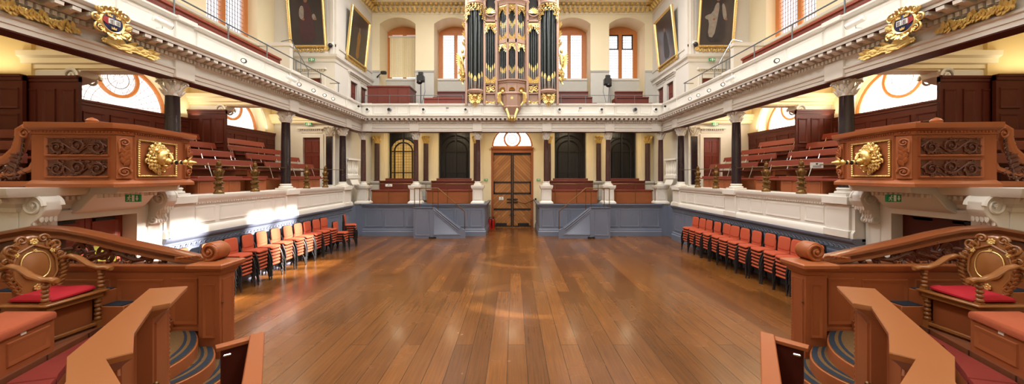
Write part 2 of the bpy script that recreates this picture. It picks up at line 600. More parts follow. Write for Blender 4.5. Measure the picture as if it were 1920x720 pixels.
def tall_window(n, x, blind=False):
    r = sroot('window_%d' % n, (x, YW + 1.2, 8.35))
    y0 = YW + 1.18
    h = .99
    b = MB().frame((x, y0, 0), (1, 0, 0), (0, 0, 1), (0, 1, 0))
    b.extr(b.arch(-h, h, 10.94, 11.05, 11.4), 0, .16)
    for u in (-h, -.1, h - .26):
        b.box(u, u + (.26 if abs(u) > .3 else .2), 8.35, 10.96, 0, .16)
    b.box(-h, h, 8.3, 8.42, 0, .16)
    fr = b.build('window_frame', 'orw', r, bevel=.012)
    struct(fr)
    for k, u in enumerate((-.72, .11)):
        g = MB().frame((x, y0, 0), (1, 0, 0), (0, 0, 1), (0, 1, 0))
        g.box(u, u + .61, 8.42, 10.95, .07, .08)
        struct(g.build('pane', 'glass', r))
        g = MB().frame((x, y0, 0), (1, 0, 0), (0, 0, 1), (0, 1, 0))
        leads(g, u, u + .61, 8.42, 10.95, 6, 17, .06, .09, .0045)
        struct(g.build('leading', 'lead', r, smooth=0))
    b = MB(); b.box(x - 1.0, x + 1.0, YW + .85, YW + 1.25, 8.22, 8.33)
    struct(b.build('window_sill', 'white', r))
    b = MB(); b.box(x - .97, x + .97, YW + .9, YW + 1.29, 6.3, 8.22)
    struct(b.build('apron', 'grey', r))
    if n == 4:
        g = MB().frame((x, y0, 0), (1, 0, 0), (0, 0, 1), (0, 1, 0))
        for u in (-.72, .11):
            for a_, c_, e_, f_ in ((u, u + .61, 10.88, 10.95), (u, u + .61, 10.1, 10.15), (u, u + .05, 10.1, 10.95), (u + .56, u + .61, 10.1, 10.95)):
                g.box(a_, c_, e_, f_, .03, .1)
        struct(g.build('casement', 'iron', r))
    if blind:
        c = thing('vertical_blind', 'cream vertical fabric blind drawn across the tall gallery window beside the tilted dark painting', 'blind', (x, YW + 1.1, 8.45))
        for k in range(26):
            u = x - .82 + k * .064
            q = MB(); q.sweep([(u, YW + 1.09), (u + .03, YW + 1.06), (u + .062, YW + 1.09)], [(0, 8.45), (.004, 8.45), (.004, 10.75), (0, 10.75)])
            q.build('slat', 'blind', c)
        q = MB(); q.box(x - .86, x + .86, YW + 1.04, YW + 1.14, 10.72, 10.82)
        q.build('head_rail', 'white', c)


for i, x in enumerate(UW):
    tall_window(i + 1, x, blind=(i == 0))


def dark_window(n, x0, x1, pane):
    """tall arched inner sash in a square-headed recess, blacked out"""
    r = sroot('window_%d' % n, ((x0 + x1) / 2, YW + .3, 2.4))
    y0 = YW + .3
    xc, w = (x0 + x1) / 2, (x1 - x0)
    b = MB().frame((xc, y0, 0), (1, 0, 0), (0, 0, 1), (0, 1, 0))
    for rr, ww in ((.48, .05), (.33, .05)):
        rw = rr * w
        b.sweep  # arched ribs
        A = [(rw * math.cos(a), 4.15 + rw * math.sin(a)) for a in [pi * k / 20 for k in range(21)]]
        b.tube([(rw, 2.4, 0)] + [(p[0], p[1], 0) for p in A] + [(-rw, 2.4, 0)], ww * .8, 6)
    for u in (-w / 2 + .05, w / 2 - .05):
        b.box(u - .05, u + .05, 2.35, 5.4, -.04, .04)
    b.box(-.035, .035, 2.35, 5.4, -.05, .03)
    for z in (2.4, 3.0, 4.15, 4.9):
        b.box(-w / 2, w / 2, z - .02, z + .02, -.02, .02)
    struct(b.build('window_frame', 'iron', r))
    g = MB().frame((xc, y0, 0), (1, 0, 0), (0, 0, 1), (0, 1, 0))
    g.wall(-w / 2, w / 2, 2.35, 5.4, [(-.46 * w, .46 * w, 2.36, 4.15, 4.15 + .46 * w)], .05, .06)
    struct(g.build('blackout_surround', 'smoke', r))
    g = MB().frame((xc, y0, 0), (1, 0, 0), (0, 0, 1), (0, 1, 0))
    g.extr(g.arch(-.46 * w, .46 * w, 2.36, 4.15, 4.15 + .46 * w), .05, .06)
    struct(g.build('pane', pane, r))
    g = MB().frame((xc, y0, 0), (1, 0, 0), (0, 0, 1), (0, 1, 0))
    leads(g, -w / 2, w / 2, 2.35, 5.4, 10, 20, .035, .05, .005)
    struct(g.build('leading', 'iron', r, smooth=0))
    b = MB(); b.box(x0 - .04, x1 + .04, YW - .03, YW + .34, 2.3, 2.38)
    struct(b.build('window_sill', 'white', r))


for i, (a, h) in enumerate(((-6.75, -5.25), (-4.02, -2.2), (2.2, 4.02), (5.25, 6.78))):
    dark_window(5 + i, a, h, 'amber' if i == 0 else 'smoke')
# -------------------------------------------------------------- great door
r = sroot('door_1', (0, YW, 0))
b = MB()
for s in (-1, 1):
    b.box(s * 1.08 - .06, s * 1.08 + .06, YW - .02, YW + .2, 0, 4.2)
b.box(-1.12, 1.12, YW - .03, YW + .2, 4.06, 4.36)
b.sweep([(-1.14, YW - .02), (1.14, YW - .02)], [(0, 4.22), (.05, 4.22), (.09, 4.3), (.09, 4.36), (0, 4.36)], side=-1)
struct(b.build('door_frame', 'brown2', r))
for s in (-1, 1):
    b = MB(); b.box(min(0, s * 1.03), max(0, s * 1.03), YW + .08, YW + .16, .0, 4.07)
    lf = struct(b.build('door_leaf', 'plkA' if s < 0 else 'plkB', r))
    b = MB()
    y = YW + .065
    for z0, z1 in ((3.95, 4.06), (2.42, 2.5), (1.82, 1.9), (.95, 1.04), (.06, .1)):
        b.box(min(s * .03, s * 1.0), max(s * .03, s * 1.0), y - .02, y + .03, z0, z1)
    for u in (.05, .98):
        b.box(s * u - .03, s * u + .03, y - .02, y + .03, 1.82, 2.5)
    b.box(s * .045 - .035, s * .045 + .035, y - .025, y + .03, .06, 4.06)
    for z in (3.85, 2.1, .25):
        b.box(s * 1.06 - .06, s * 1.06 + .06, y - .06, y + .04, z - .25, z + .2)
    for z in (1.35, 1.52):
        b.box(min(s * .05, s * .3), max(s * .05, s * .3), y - .05, y, z, z + .05)
    b.box(min(s * .3, s * .9), max(s * .3, s * .9), y - .03, y, .1, .24)
    struct(b.build('iron_strap', 'iron', lf))
    b = MB(); b.lathe([(.03, -.06), (.055, -.03), (.05, 0)], (s * .13, y, .72), 10, 'y')
    struct(b.build('door_knob', 'chrome', lf))
b = MB(); b.tube([(.05, YW, 1.55), (.35, YW - .05, 1.38), (.7, YW - .08, 1.3), (1.2, YW - .02, 1.52)], .016, 6)
struct(b.build('bar_chain', 'iron', r))
b = MB(); b.box(1.22, 1.3, YW - .1, YW + .0, 1.5, 1.6)
struct(b.build('latch_plate', 'iron', r))
# fan light over it
r = sroot('window_9', (0, YW + .1, 4.4))


def rose_window(mb, lead, cx, zs, R, y, cz, cr):
    A = [(cx + R * math.cos(a), zs + R * math.sin(a)) for a in [pi * k / 24 for k in range(25)]]
    mb.tube([(p[0], y, p[1]) for p in A], .055, 6, up=(0, 1, 0))
    C = [(cx + cr * math.cos(a), y, cz + cr * math.sin(a)) for a in [2 * pi * k / 28 for k in range(28)]]
    mb.tube(C, .05, 6, up=(0, 1, 0), closed=True)
    mb.box(cx - R, cx + R, y - .05, y + .05, zs - .05, zs + .04)
    for q in (.25, .55, .8):
        lead.tube([(cx + cr * q * math.cos(a), y, cz + cr * q * math.sin(a)) for a in [2 * pi * k / 28 for k in range(28)]], .012 if q == .55 else .006, 4, up=(0, 1, 0), closed=True)
    for k in range(12):
        a = pi / 12 + pi * k / 6
        lead.tube([(cx + cr * q * math.cos(a), y, cz + cr * q * math.sin(a)) for q in (.1, .95)], .006, 4, up=(0, 1, 0))
    for q in (.52, .64, .76, .88):
        for ks in (range(0, 13), range(12, 25)):
            pts = [(cx + R * q * math.cos(a), y, zs + R * q * math.sin(a)) for a in [pi * k / 24 for k in ks] if math.hypot(R * q * math.cos(a), zs + R * q * math.sin(a) - cz) > cr]
            if len(pts) > 1:
                lead.tube(pts, .006, 4, up=(0, 1, 0))
    for k in range(1, 16):
        a = pi * k / 16
        pts = [(cx + R * q * math.cos(a), y, zs + R * q * math.sin(a)) for q in [.3 + .7 * i / 14 for i in range(15)]]
        pts = [p for p in pts if math.hypot(p[0] - cx, p[2] - cz) > cr]
        if len(pts) > 1:
            lead.tube(pts, .006, 4, up=(0, 1, 0))


b, l = MB(), MB()
rose_window(b, l, 0, 4.4, 1.08, YW + .12, 4.82, .43)
struct(b.build('window_frame', 'orw', r)); struct(l.build('leading', 'lead', r))
b = MB().frame((0, YW + .16, 0), (1, 0, 0), (0, 0, 1), (0, 1, 0))
b.extr(b.arch(-1.08, 1.08, 4.39, 4.4, 5.48), 0, .01)
struct(b.build('pane', 'glass', r))

# -------------------------------------------------------------- side walls, stair blocks, lunettes
LUN = (9.36, 13.1)
wn = 10
for s, side in SIDES:
    set_side(s)
    b = MB().frame((-XW, 0, 0), (0, 1, 0), (0, 0, 1), (-1, 0, 0))
    b.wall(7.4, 15.2, 0, 6.0, [(y - 1.25, y + 1.25, 4.55, 4.75, 5.99) for y in LUN], 0, .5)
    b.wall(-1, 15.2, 6.0, ZC, [(y - 1.15, y + 1.15, 8.1, 11.2, 11.7) for y in (1.9, 5.63, 9.34, 12.75)], 0, .6)
    struct(b.build('wall_' + side, 'cream'))
    # polygonal end wall of the raised seating, behind the rostrum
    b = MB(); b.box(-14, -XW + .2, 7.25, 7.55, 4.75, ZC); b.box(-14, -XW, 7.25, 7.55, 0, 4.75)
    struct(b.build('wall_%s_return' % side, 'cove'))
    for y in LUN:
        r = sroot('window_%d' % wn, (-XW - .4, y, 4.75)); wn += 1
        b, l = MB(), MB()
        F = Matrix.Translation((-XW - .38, y, 0)) @ Matrix.Rotation(pi / 2, 4, 'Z')
        b.F = F; l.F = F
        rose_window(b, l, 0, 4.62, 1.2, 0, 5.42, .47)
        struct(b.build('window_frame', 'orw', r)); struct(l.build('leading', 'lead', r))
        b = MB().frame((-XW - .42, y, 0), (0, 1, 0), (0, 0, 1), (-1, 0, 0))
        b.extr(b.arch(-1.2, 1.2, 4.55, 4.62, 5.84), 0, .01)
        struct(b.build('pane', 'obscured', r))
        # archivolt moulding on the wall
        b = MB().frame((-XW, y, 0), (0, 1, 0), (0, 0, 1), (1, 0, 0))
        b.tube([(1.32 * math.cos(a), 4.7 + 1.32 * math.sin(a), 0) for a in [pi * k / 24 for k in range(25)]], .035, 6)
        struct(b.build('archivolt', 'white', r))
    # upper windows of the side wall
    for y in (9.34, 12.75):
        r = sroot('window_%d' % wn, (-XW - .4, y, 8.1)); wn += 1
        b = MB().frame((-XW - .38, y, 0), (0, 1, 0), (0, 0, 1), (-1, 0, 0))
        for u in (-1.15, -.09, .97):
            b.box(u, u + .18, 8.1, 11.3, 0, .14)
        b.extr(b.arch(-1.15, 1.15, 10.9, 11.2, 11.7), 0, .14)
        b.box(-1.15, 1.15, 8.1, 8.2, 0, .14)
        struct(b.build('window_frame', 'orw', r))
        for u in (-.97, .09):
            g = MB().frame((-XW - .38, y, 0), (0, 1, 0), (0, 0, 1), (-1, 0, 0))
            g.box(u, u + .88, 8.2, 10.9, .06, .07)
            struct(g.build('pane', 'glass', r))
            g = MB().frame((-XW - .38, y, 0), (0, 1, 0), (0, 0, 1), (-1, 0, 0))
            leads(g, u, u + .88, 8.2, 10.9, 7, 17, .05, .08, .004)
            struct(g.build('leading', 'lead', r, smooth=0))
    # stair block in the far corner
    b = MB().frame((-XT, 0, 0), (0, 1, 0), (0, 0, 1), (-1, 0, 0))
    b.wall(YT, YW + .3, 5.3, ZC, [(16.25, 16.95, 5.3, 7.28, 7.28), (17.35, 18.05, 5.3, 7.28, 7.28)], 0, .3)
    b.wall(YT, YW + .3, 0, 5.3, [], 0, .3)
    c = b.frame((0, YT, 0), (1, 0, 0), (0, 0, 1), (0, 1, 0))
    c.wall(-XW, -XT - .3, 5.3, ZC, [(-8.95, -8.15, 5.3, 7.0, 7.0)], 0, .3)
    c.wall(-XW, -XT - .3, 0, 5.3, [(-8.95, -8.22, 2.0, 4.45, 4.45)], 0, .3)
    struct(b.build('wall_%s_block' % side, 'white'))
    b = MB()
    b.sweep([(-XW, YT), (-XT, YT), (-XT, YW)], [(0, 7.7), (.03, 7.7), (.05, 7.82), (.14, 7.9), (.16, 8.0), (0, 8.03)], side=-1)
    b.sweep([(-XT, YT), (-XT, YW)], [(0, 8.35), (.04, 8.35), (.05, 8.45), (0, 8.47)], side=-1)
    b.sweep([(-XW, 3), (-XW, YT)], [(0, 8.0), (.12, 8.0), (.14, 8.08), (0, 8.1)], side=-1)
    # pilaster strips framing the block
    for x in (-7.72, -7.95):
        b.box(x - .07, x + .07, YT - .05, YT, 8.03, ZC)
    b.box(-XT, -XT + .05, YT, YT + .25, 8.03, ZC)
    struct(b.build('trim_%d' % (10 + wn), 'white'))
    # doors in the block: gallery front, two in its flank, one under the gallery
    def leafdoor(num, frame, w, z0, z1, knob=True):
        rr = sroot('door_%d' % num, frame[0])
        q = MB().frame(*frame); q.box(0, w, z0, z1, -.12, -.06)
        struct(q.build('door_leaf', 'redd', rr))
        q = MB().frame(*frame)
        hh = (z1 - z0)
        for u0, u1 in ((.08, w / 2 - .04), (w / 2 + .04, w - .08)):
            for a_, b_ in ((.06, .36), (.42, .68), (.74, .94)):
                q.panel(u0, u1, z0 + hh * a_, z0 + hh * b_, -.06, .018, .04)
        struct(q.build('door_panel', 'redd', rr))
        q = MB().frame(*frame)
        q.box(-.14, 0, z0, z1 + .14, -.02, .05); q.box(w, w + .14, z0, z1 + .14, -.02, .05); q.box(0, w, z1, z1 + .14, -.02, .05)
        q.box(-.1, w + .1, z1 + .2, z1 + .34, -.02, .03)
        q.box(-.2, w + .2, z1 + .36, z1 + .44, -.02, .14)
        for k in range(int((w + .3) / .09)):
            q.box(-.14 + k * .09, -.09 + k * .09, z1 + .3, z1 + .36, 0, .09)
        struct(q.build('architrave', 'white', rr))
        q = MB().frame(*frame); q.ball((w - .1, z0 + 1.0, -.03), .03, 8, 5)
        struct(q.build('door_knob', 'brass', rr))
    dn = 2 if s < 0 else 7
    fx = ((-8.95, YT, 0), (1, 0, 0), (0, 0, 1), (0, -1, 0))
    leafdoor(dn, fx, .8, 5.3, 7.0)
    fx = ((-8.95, YT, 0), (1, 0, 0), (0, 0, 1), (0, -1, 0))
    leafdoor(dn + 1, fx, .73, 2.0, 4.45)
    leafdoor(dn + 2, ((-XT, 16.25, 0), (0, 1, 0), (0, 0, 1), (1, 0, 0)), .7, 5.3, 7.28)
    leafdoor(dn + 3, ((-XT, 17.35, 0), (0, 1, 0), (0, 0, 1), (1, 0, 0)), .7, 5.3, 7.28)
    # mahogany panelling: long back wall under the lunettes, pier under the bracket, frontal return
    def panelling(name_label, o, u, n, w, z0, z1, cols, rows, m='pan'):
        t = thing('wall_panelling', name_label, 'panelling', o)
        q = MB().frame(o, u, (0, 0, 1), n)
        q.box(0, w, z0 - o[2], z1 - o[2], 0, .06)
        bd = q.build('board', m, t)
        q = MB().frame(o, u, (0, 0, 1), n)
        cw = w / cols
        zz = z0 - o[2]
        tot = sum(rows); H_ = z1 - z0 - .2
        for rh in rows:
            hh = H_ * rh / tot
            for i in range(cols):
                q.panel(i * cw + .06, (i + 1) * cw - .06, zz + .05, zz + hh - .05, .06, .025, .05)
            zz += hh
        q.build('panel_moulding', m, t)
        q = MB().frame(o, u, (0, 0, 1), n)
        q.extr([(0, 0)], 0, 0) if 0 else None
        q.box(0, w, z1 - o[2] - .1, z1 - o[2] - .03, 0, .08); q.box(0, w, z1 - o[2] - .03, z1 - o[2] + .02, 0, .1)
        q.build('cornice', m, t)
    sun = 'sunlit' if s < 0 else 'shaded'
    panelling('long mahogany panelling under the half round windows of the %s gallery' % side, (-XW, 7.6, 2), (0, 1, 0), (1, 0, 0), 7.25, 2, 4.6, 13, (3, 3, 1))
    panelling('narrow mahogany panelled pier under the carved ceiling bracket, %s gallery' % side, (-XW, 7.3, 2), (1, 0, 0), (0, -1, 0), 1.2, 2, 4.87, 3, (2, 2, 2))
    panelling('mahogany panelled pier beside the second marble column, %s gallery' % side, (-XW, 11.0, 2), (1, 0, 0), (0, -1, 0), 1.2, 2, 4.87, 3, (2, 2, 2))
    panelling('broad mahogany panelling facing the hall behind the %s rostrum' % side, (-13.2, 7.18, 2), (1, 0, 0), (0, -1, 0), 3.2, 2, 4.87, 6, (2.4, 2.4, 1.2))
    # gallery floor above, its coved underside and the beams across
    b = MB()
    b.exty([(-7.05, 5.05), (-7.36, 5.05), (-7.5, 5.5), (-7.9, 5.82), (-8.5, 5.98), (-10.25, 6.02), (-10.25, 6.16), (-7.05, 6.1)], 3.2, YT + .1)
    struct(b.build('ceiling_%s_gallery' % side, 'cove'))
    b = MB()
    for i, y in enumerate((3.77,) + COLY):
        b.exty([(-7.3, 5.03), (-XW, 5.03), (-XW, 5.95), (-7.3, 5.5)], y - .16, y + .16)
        for sg in (-1, 1):
            b.sweep([(-7.3, y + sg * .16), (-XW, y + sg * .16)], [(-.02, 5.06), (.04, 5.06), (.04, 5.14), (.09, 5.16), (.1, 5.26), (.16, 5.3), (.17, 5.4), (-.02, 5.42)], side=-sg)
    struct(b.build('trim_%d' % (20 + wn), 'cream'))
    for i, y in enumerate(COLY[:2]):
        t = thing('beam_bracket', 'carved scroll bracket holding the ceiling beam under the %s gallery, %s' % (side, ('over the panelled pier', 'beside the second marble column')[i]), 'bracket', (-XW + .6, y, 4.8))
        b = MB().frame((-XW, y, 4.55), (1, 0, 0), (0, 0, 1), (0, -1, 0))
        b.extr([(0, .05), (.18, .02), (.45, .1), (.62, .2), (.95, .28), (1.12, .36), (1.15, .48), (0, .48)], -.17, .17)
        b.build('corbel', 'white', t, bevel=.01)
        b = MB().frame((-XW, y, 4.55), (1, 0, 0), (0, 0, 1), (0, -1, 0))
        for d in (-.2, .2):
            b.spiral((.98, .36, d), .15, 1.6, .035); b.spiral((.22, .16, d), .11, 1.4, .03, a0=pi)
        for k in range(6):
            b.leaf((.3 + k * .11, .12 + k * .025, (-.12, .12, 0)[k % 3]), (.6, -.8, 0), (.3, -1, 0), .17, .12)
        b.build('acanthus', 'white', t)
set_side(-1)
# ================================================================= GALLERY FRONT
GP = [(-.34, 4.87), (0, 4.87), (0, 4.94), (.02, 4.95), (.02, 5.02), (.05, 5.04), (.05, 5.08), (0, 5.1), (0, 5.23), (.04, 5.25), (.05, 5.26), (.05, 5.345),
      (.1, 5.35), (.1, 5.44), (.34, 5.445), (.34, 5.495), (.37, 5.51), (.4, 5.55), (.4, 5.57), (.06, 5.58), (.05, 5.63), (0, 5.65), (0, 6.07), (.05, 6.08), (.08, 6.13), (.08, 6.17), (-.12, 6.17), (-.12, 5.3), (-.34, 5.2)]
UPATH = [(-XA, 3.2), (-XA, YF), (XA, YF), (XA, 3.2)]
GLAB = ('long white gallery front over the marble columns on the left', 'white gallery front across the far end below the organ', 'long white gallery front over the marble columns on the right')


def rows_along(path, seg, a0, a1):
    """frame with u along the front, v up, n into the hall"""
    p, q = V((path[seg][0], path[seg][1], 0)), V((path[seg + 1][0], path[seg + 1][1], 0))
    d = (q - p).normalized()
    n = V((d.y, -d.x, 0))
    return (p, d, (0, 0, 1), n), (q - p).length


for sg in range(3):
    p = V(UPATH[sg] + (0,)); q = V(UPATH[sg + 1] + (0,))
    root = thing('gallery_parapet', GLAB[sg], 'gallery front', ((p.x + q.x) / 2, (p.y + q.y) / 2, 4.87))
    b = MB(); b.sweep(UPATH, GP, side=-1, segs=[sg])
    fr, LN = rows_along(UPATH, sg, 0, 0)
    ent = b
    b = MB()
    UP2 = [(-XA + .3, 3.2), (-XA + .3, YF), (XA - .3, YF), (XA - .3, 3.2)]
    b.sweep(UPATH, [(-.34, 4.85), (-.01, 4.85), (-.01, 4.872), (-.34, 4.872)], side=-1, segs=[sg])
    b.sweep(UPATH, [(.11, 5.432), (.335, 5.436), (.335, 5.46), (.11, 5.46)], side=-1, segs=[sg])
    b.build('soffit', 'pan', root)
    b = ent.frame(*fr)
    n = int(LN / .09)
    for i in range(n):
        u = (i + .5) * .09
        if not (.2 < u < LN - .2):
            continue
        b.box(u - .026, u + .026, 5.265, 5.335, .04, .1)
    b.build('entablature', 'white', root, smooth=25)
    b = MB().frame(*fr)
    n = int(LN / .21)
    for i in range(n):
        u = (i + .5) * .21
        if not (.3 < u < LN - .3):
            continue
        k = len(b.v)
        F0 = b.F
        b.F = F0 @ Matrix(((0, 0, 1, u), (0, 1, 0, 0), (1, 0, 0, 0), (0, 0, 0, 1)))
        b.extr([(.09, 5.355), (.14, 5.345), (.2, 5.37), (.26, 5.39), (.29, 5.365), (.325, 5.38), (.33, 5.444), (.09, 5.444)], -.055, .055)
        b.F = F0
    b.build('modillion', 'white', root)
    # parapet: pilasters over the columns, sunk panels between
    if sg == 1:
        cols = [x + XA for x in FARX]
        divs = [(2, 3), (1, 1), (3, 3)]
    elif sg == 0:
        cols = [y - 3.2 for y in (3.77,) + COLY]
    else:
        cols = [16.2 - y for y in COLY[::-1] + (3.77,)]
    cols = [max(.3, min(LN - .3, c)) for c in cols]
    b = MB().frame(*fr)
    for c in cols:
        b = MB().frame(*fr)
        b.box(c - .2, c + .2, 5.64, 6.09, -.02, .05)
        b.box(c - .22, c + .22, 6.08, 6.18, -.02, .12)
        b.build('pilaster', 'white', root, bevel=.01)
        b = MB().frame(*fr)
        b.box(c - .22, c + .22, 4.875, 5.245, -.02, .06)
        b.build('entablature_block', 'white', root, bevel=.01)
    b = MB().frame(*fr)
    for a, c in zip(cols[:-1], cols[1:]):
        m = 3 if c - a > 2.2 and sg != 1 else (3 if a < 1 or c > LN - 1 else (1 if abs((a + c) / 2 - LN / 2) > 1.7 else 2))
        w = (c - a - .5) / m
        for i in range(m):
            b.panel(a + .25 + i * w + .05, a + .25 + (i + 1) * w - .05, 5.71, 6.03, 0, .024, .05)
    b.build('panel_moulding', 'white', root)

# -------------------------------------------------------------- columns
def corinthian(mb, r, z0, h):
    mb.lathe([(r * 1.12, z0), (r * 1.16, z0 + .02), (r * 1.0, z0 + .04), (r * 1.0, z0 + h * .5), (r * 1.12, z0 + h * .75), (r * 1.4, z0 + h * .88)], seg=16)
    A = []
    w = r * 1.75
    for k in range(4):
        a = pi / 4 + k * pi / 2
        c, d = math.cos(a), math.sin(a)
        A.append((w * 1.2 * c - .03 * d, w * 1.2 * d + .03 * c)); 
        m = a + pi / 4
        A.append((w * .78 * math.cos(m), w * .78 * math.sin(m)))
    mb.extz(A, z0 + h * .88, z0 + h)
    for row, (nn, zz, L, ph) in enumerate(((8, .05, .42, 0), (8, .3, .45, pi / 8))):
        for k in range(nn):
            a = 2 * pi * k / nn + ph
            d = V((math.cos(a), math.sin(a), 0))
            mb.leaf(d * r * 1.0 + V((0, 0, z0 + h * zz)), (d.x * .12, d.y * .12, 1), d, h * L, r * .72, .04, .38)
    for k in range(4):
        a = pi / 4 + k * pi / 2
        F0 = mb.F
        mb.F = F0 @ Matrix.Translation((0, 0, 0)) @ Matrix.Rotation(a, 4, 'Z') @ Matrix(((1, 0, 0, 0), (0, 0, 1, 0), (0, 1, 0, 0), (0, 0, 0, 1)))
        for d in (-.03, .03):
            mb.spiral((r * 1.62, z0 + h * .72, d), r * .42, 1.4, .018, n=14, seg=5)
        mb.F = F0
        m = a + pi / 4
        mb.rosette  # abacus flower
        mb.ball((r * 1.4 * math.cos(m), r * 1.4 * math.sin(m), z0 + h * .93), .035, 6, 4)


def make_column(label, r=.135, H=2.51, m='marble', ped=None, cap=.36):
    t = thing('column', label, 'column', (0, 0, 0), 'marble columns carrying the gallery')
    b = MB(); b.box(-r * 1.5, r * 1.5, -r * 1.5, r * 1.5, 0, .05)
    b.lathe([(r * 1.4, .05), (r * 1.5, .07), (r * 1.4, .1), (r * 1.15, .105), (r * 1.15, .13), (r * 1.28, .15), (r * 1.2, .17), (r * 1.0, .18)], seg=24)
    b.build('base', 'white', t)
    b = MB(); b.lathe([(r, .175), (r, .9), (r * .97, 1.5), (r * .89, H - cap), (r * .93, H - cap + .01)], seg=28)
    b.build('shaft', m, t)
    b = MB(); corinthian(b, r * .9, H - cap, cap)
    b.build('capital', 'white', t)
    return t


col0 = make_column('black marble column with white leafy capital, nearest the rostrum on the left')
col0.location = (-XC, COLY[0], 2.37)
nm = ('nearest the rostrum', 'second along', 'beside the balustraded balcony')
for s, side in SIDES:
    for i, y in enumerate(COLY):
        if s < 0 and i == 0:
            continue
        dup(col0, (s * XC, y, 2.37), 'black marble column with leafy capital, %s parapet, %s' % (side, nm[i]))
colf = make_column('plum marble column at the far end beside the doorway, left one', .118, 2.51, 'marble2', cap=.36)
colf.location = (FARX[2], YF + .26, 2.36)
fl = ('at the far left corner', 'second from the far left corner', '', 'just right of the great wooden door', 'second from the far right corner', 'at the far right corner')
for i, x in enumerate(FARX):
    if i != 2:
        dup(colf, (x, YF + .26, 2.36), 'plum marble column on a white pedestal ' + fl[i])
colf['label'] = 'plum marble column on a white pedestal just left of the great wooden door'
for o in [o for o in bpy.data.objects if o.name.startswith('column')]:
    o['group'] = 'marble columns carrying the gallery'

# pedestals of the far columns, standing on the slate plinth
def make_ped():
    t = thing('pedestal', '', 'pedestal', (0, 0, 0), 'white pedestals under the far columns')
    b = MB()
    L = []
    for w, z in ((.31, 0), (.31, .06), (.27, .1), (.23, .13), (.225, .62), (.235, .66), (.27, .7), (.29, .74), (.3, .8), (.3, .855)):
        L.append([(-w, -w, z), (w, -w, z), (w, w, z), (-w, w, z)])
    b.loops(L)
    b.build('body', 'white', t, smooth=20)
    b = MB()
    for k in range(4):
        a = k * pi / 2
        b.frame((.228 * math.cos(a), .228 * math.sin(a), 0), (-math.sin(a), math.cos(a), 0), (0, 0, 1), (math.cos(a), math.sin(a), 0))
        b.panel(-.16, .16, .19, .58, 0, .014, .04)
    b.build('panel_moulding', 'white', t)
    return t


pl = ('white pedestal in the far left corner', 'white pedestal behind the left slate stairs', 'white pedestal left of the doorway', 'white pedestal right of the doorway', 'white pedestal behind the right slate stairs', 'white pedestal in the far right corner')
ped = make_ped()
for i, x in enumerate(FARX):
    if i == 0:
        ped.location = (x, YF + .29, 1.505); ped['label'] = pl[0] + ' under a marble column'
    else:
        dup(ped, (x, YF + .29, 1.505), pl[i] + ' under a marble column')

# dark half pilasters on the rear wall under the far gallery
def make_pil():
    t = thing('wall_pilaster', '', 'pilaster', (0, 0, 0), 'pilasters on the rear wall')
    b = MB(); b.box(-.27, .27, -.3, 0, 0, .95); b.box(-.3, .3, -.33, 0, .95, 1.03); b.box(-.3, .3, -.33, 0, 0, .1)
    b.frame((0, -.3, 0), (1, 0, 0), (0, 0, 1), (0, -1, 0)).panel(-.18, .18, .2, .85, 0, .015, .04)
    b.build('pedestal', 'grey', t)
    b = MB(); b.box(-.34, .34, -.06, 0, 1.03, 3.7)
    b.build('backing', 'cream', t)
    b = MB(); b.lathe([(.16, 1.03), (.165, 1.07), (.135, 1.1), (.13, 3.05), (.13, 3.06)], (0, -.14, 0), 20)
    b.build('shaft', 'marble2', t)
    b = MB(); b.F = Matrix.Translation((0, -.14, 0)); corinthian(b, .125, 3.05, .4)
    b.build('capital', 'goldl', t)
    return t


pil = make_pil()
for i, x in enumerate((-7.28, -4.65, -1.95, 1.95, 4.65, 7.28)):
    lb = ('dark wall pilaster on the rear wall at the far left corner', 'dark wall pilaster between the two left blacked out windows', 'dark wall pilaster just left of the wooden double door', 'dark wall pilaster just right of the wooden double door', 'dark wall pilaster between the two right blacked out windows', 'dark wall pilaster on the rear wall at the far right corner')[i]
    if i == 0:
        pil.location = (x, YW, 1.5); pil['label'] = lb
    else:
        dup(pil, (x, YW, 1.5), lb)
# square dark pilaster beside the third side column
for s, side in SIDES:
    set_side(s)
    t = thing('square_pilaster', 'square black marble pilaster beside the gallery door on the %s' % side, 'pilaster', (-7.83, YT + .1, 2.3))
    b = MB(); b.box(-8.02, -7.64, YT - .1, YT + .25, 2.3, 2.42); b.build('base', 'white', t, bevel=.01)
    b = MB(); b.box(-7.96, -7.7, YT - .06, YT + .2, 2.42, 4.5); b.build('shaft', 'marble', t, bevel=.01)
    b = MB(); b.F = Matrix.Translation((-7.83, YT + .08, 0)); corinthian(b, .15, 4.5, .42); b.build('capital', 'white', t)
    # little balustraded balcony on the diagonal of the corner
    t = thing('balcony', 'small white balustraded balcony between the %s marble columns in the far corner' % side, 'balcony', (-7.3, 15.7, 2.7))
    b = MB(); b.box(-7.5, -7.12, 15.12, 16.22, 2.68, 2.76); b.box(-7.28, -7.1, 15.1, 16.24, 3.5, 3.58); b.box(-7.25, -7.13, 15.12, 16.22, 2.76, 2.84)
    b.build('rail', 'white', t, bevel=.01)
    for k in range(6):
        q = MB(); q.lathe([(.045, 2.84), (.045, 2.88), (.025, 2.9), (.05, 3.04), (.05, 3.1), (.022, 3.3), (.022, 3.38), (.045, 3.42), (.045, 3.5)], (-7.19, 15.24 + k * .172, 0), 10)
        q.build('baluster', 'white', t)
    b = MB()
    b.extx([(15.3, 2.68), (16.05, 2.68), (15.85, 2.45), (15.5, 2.4)], -7.42, -7.16)
    for k in range(7):
        b.leaf((-7.14, 15.35 + k * .1, 2.64), (.1, .05, -1), (1, 0, 0), .3, .16)
    b.build('acanthus_bracket', 'white', t)
set_side(-1)

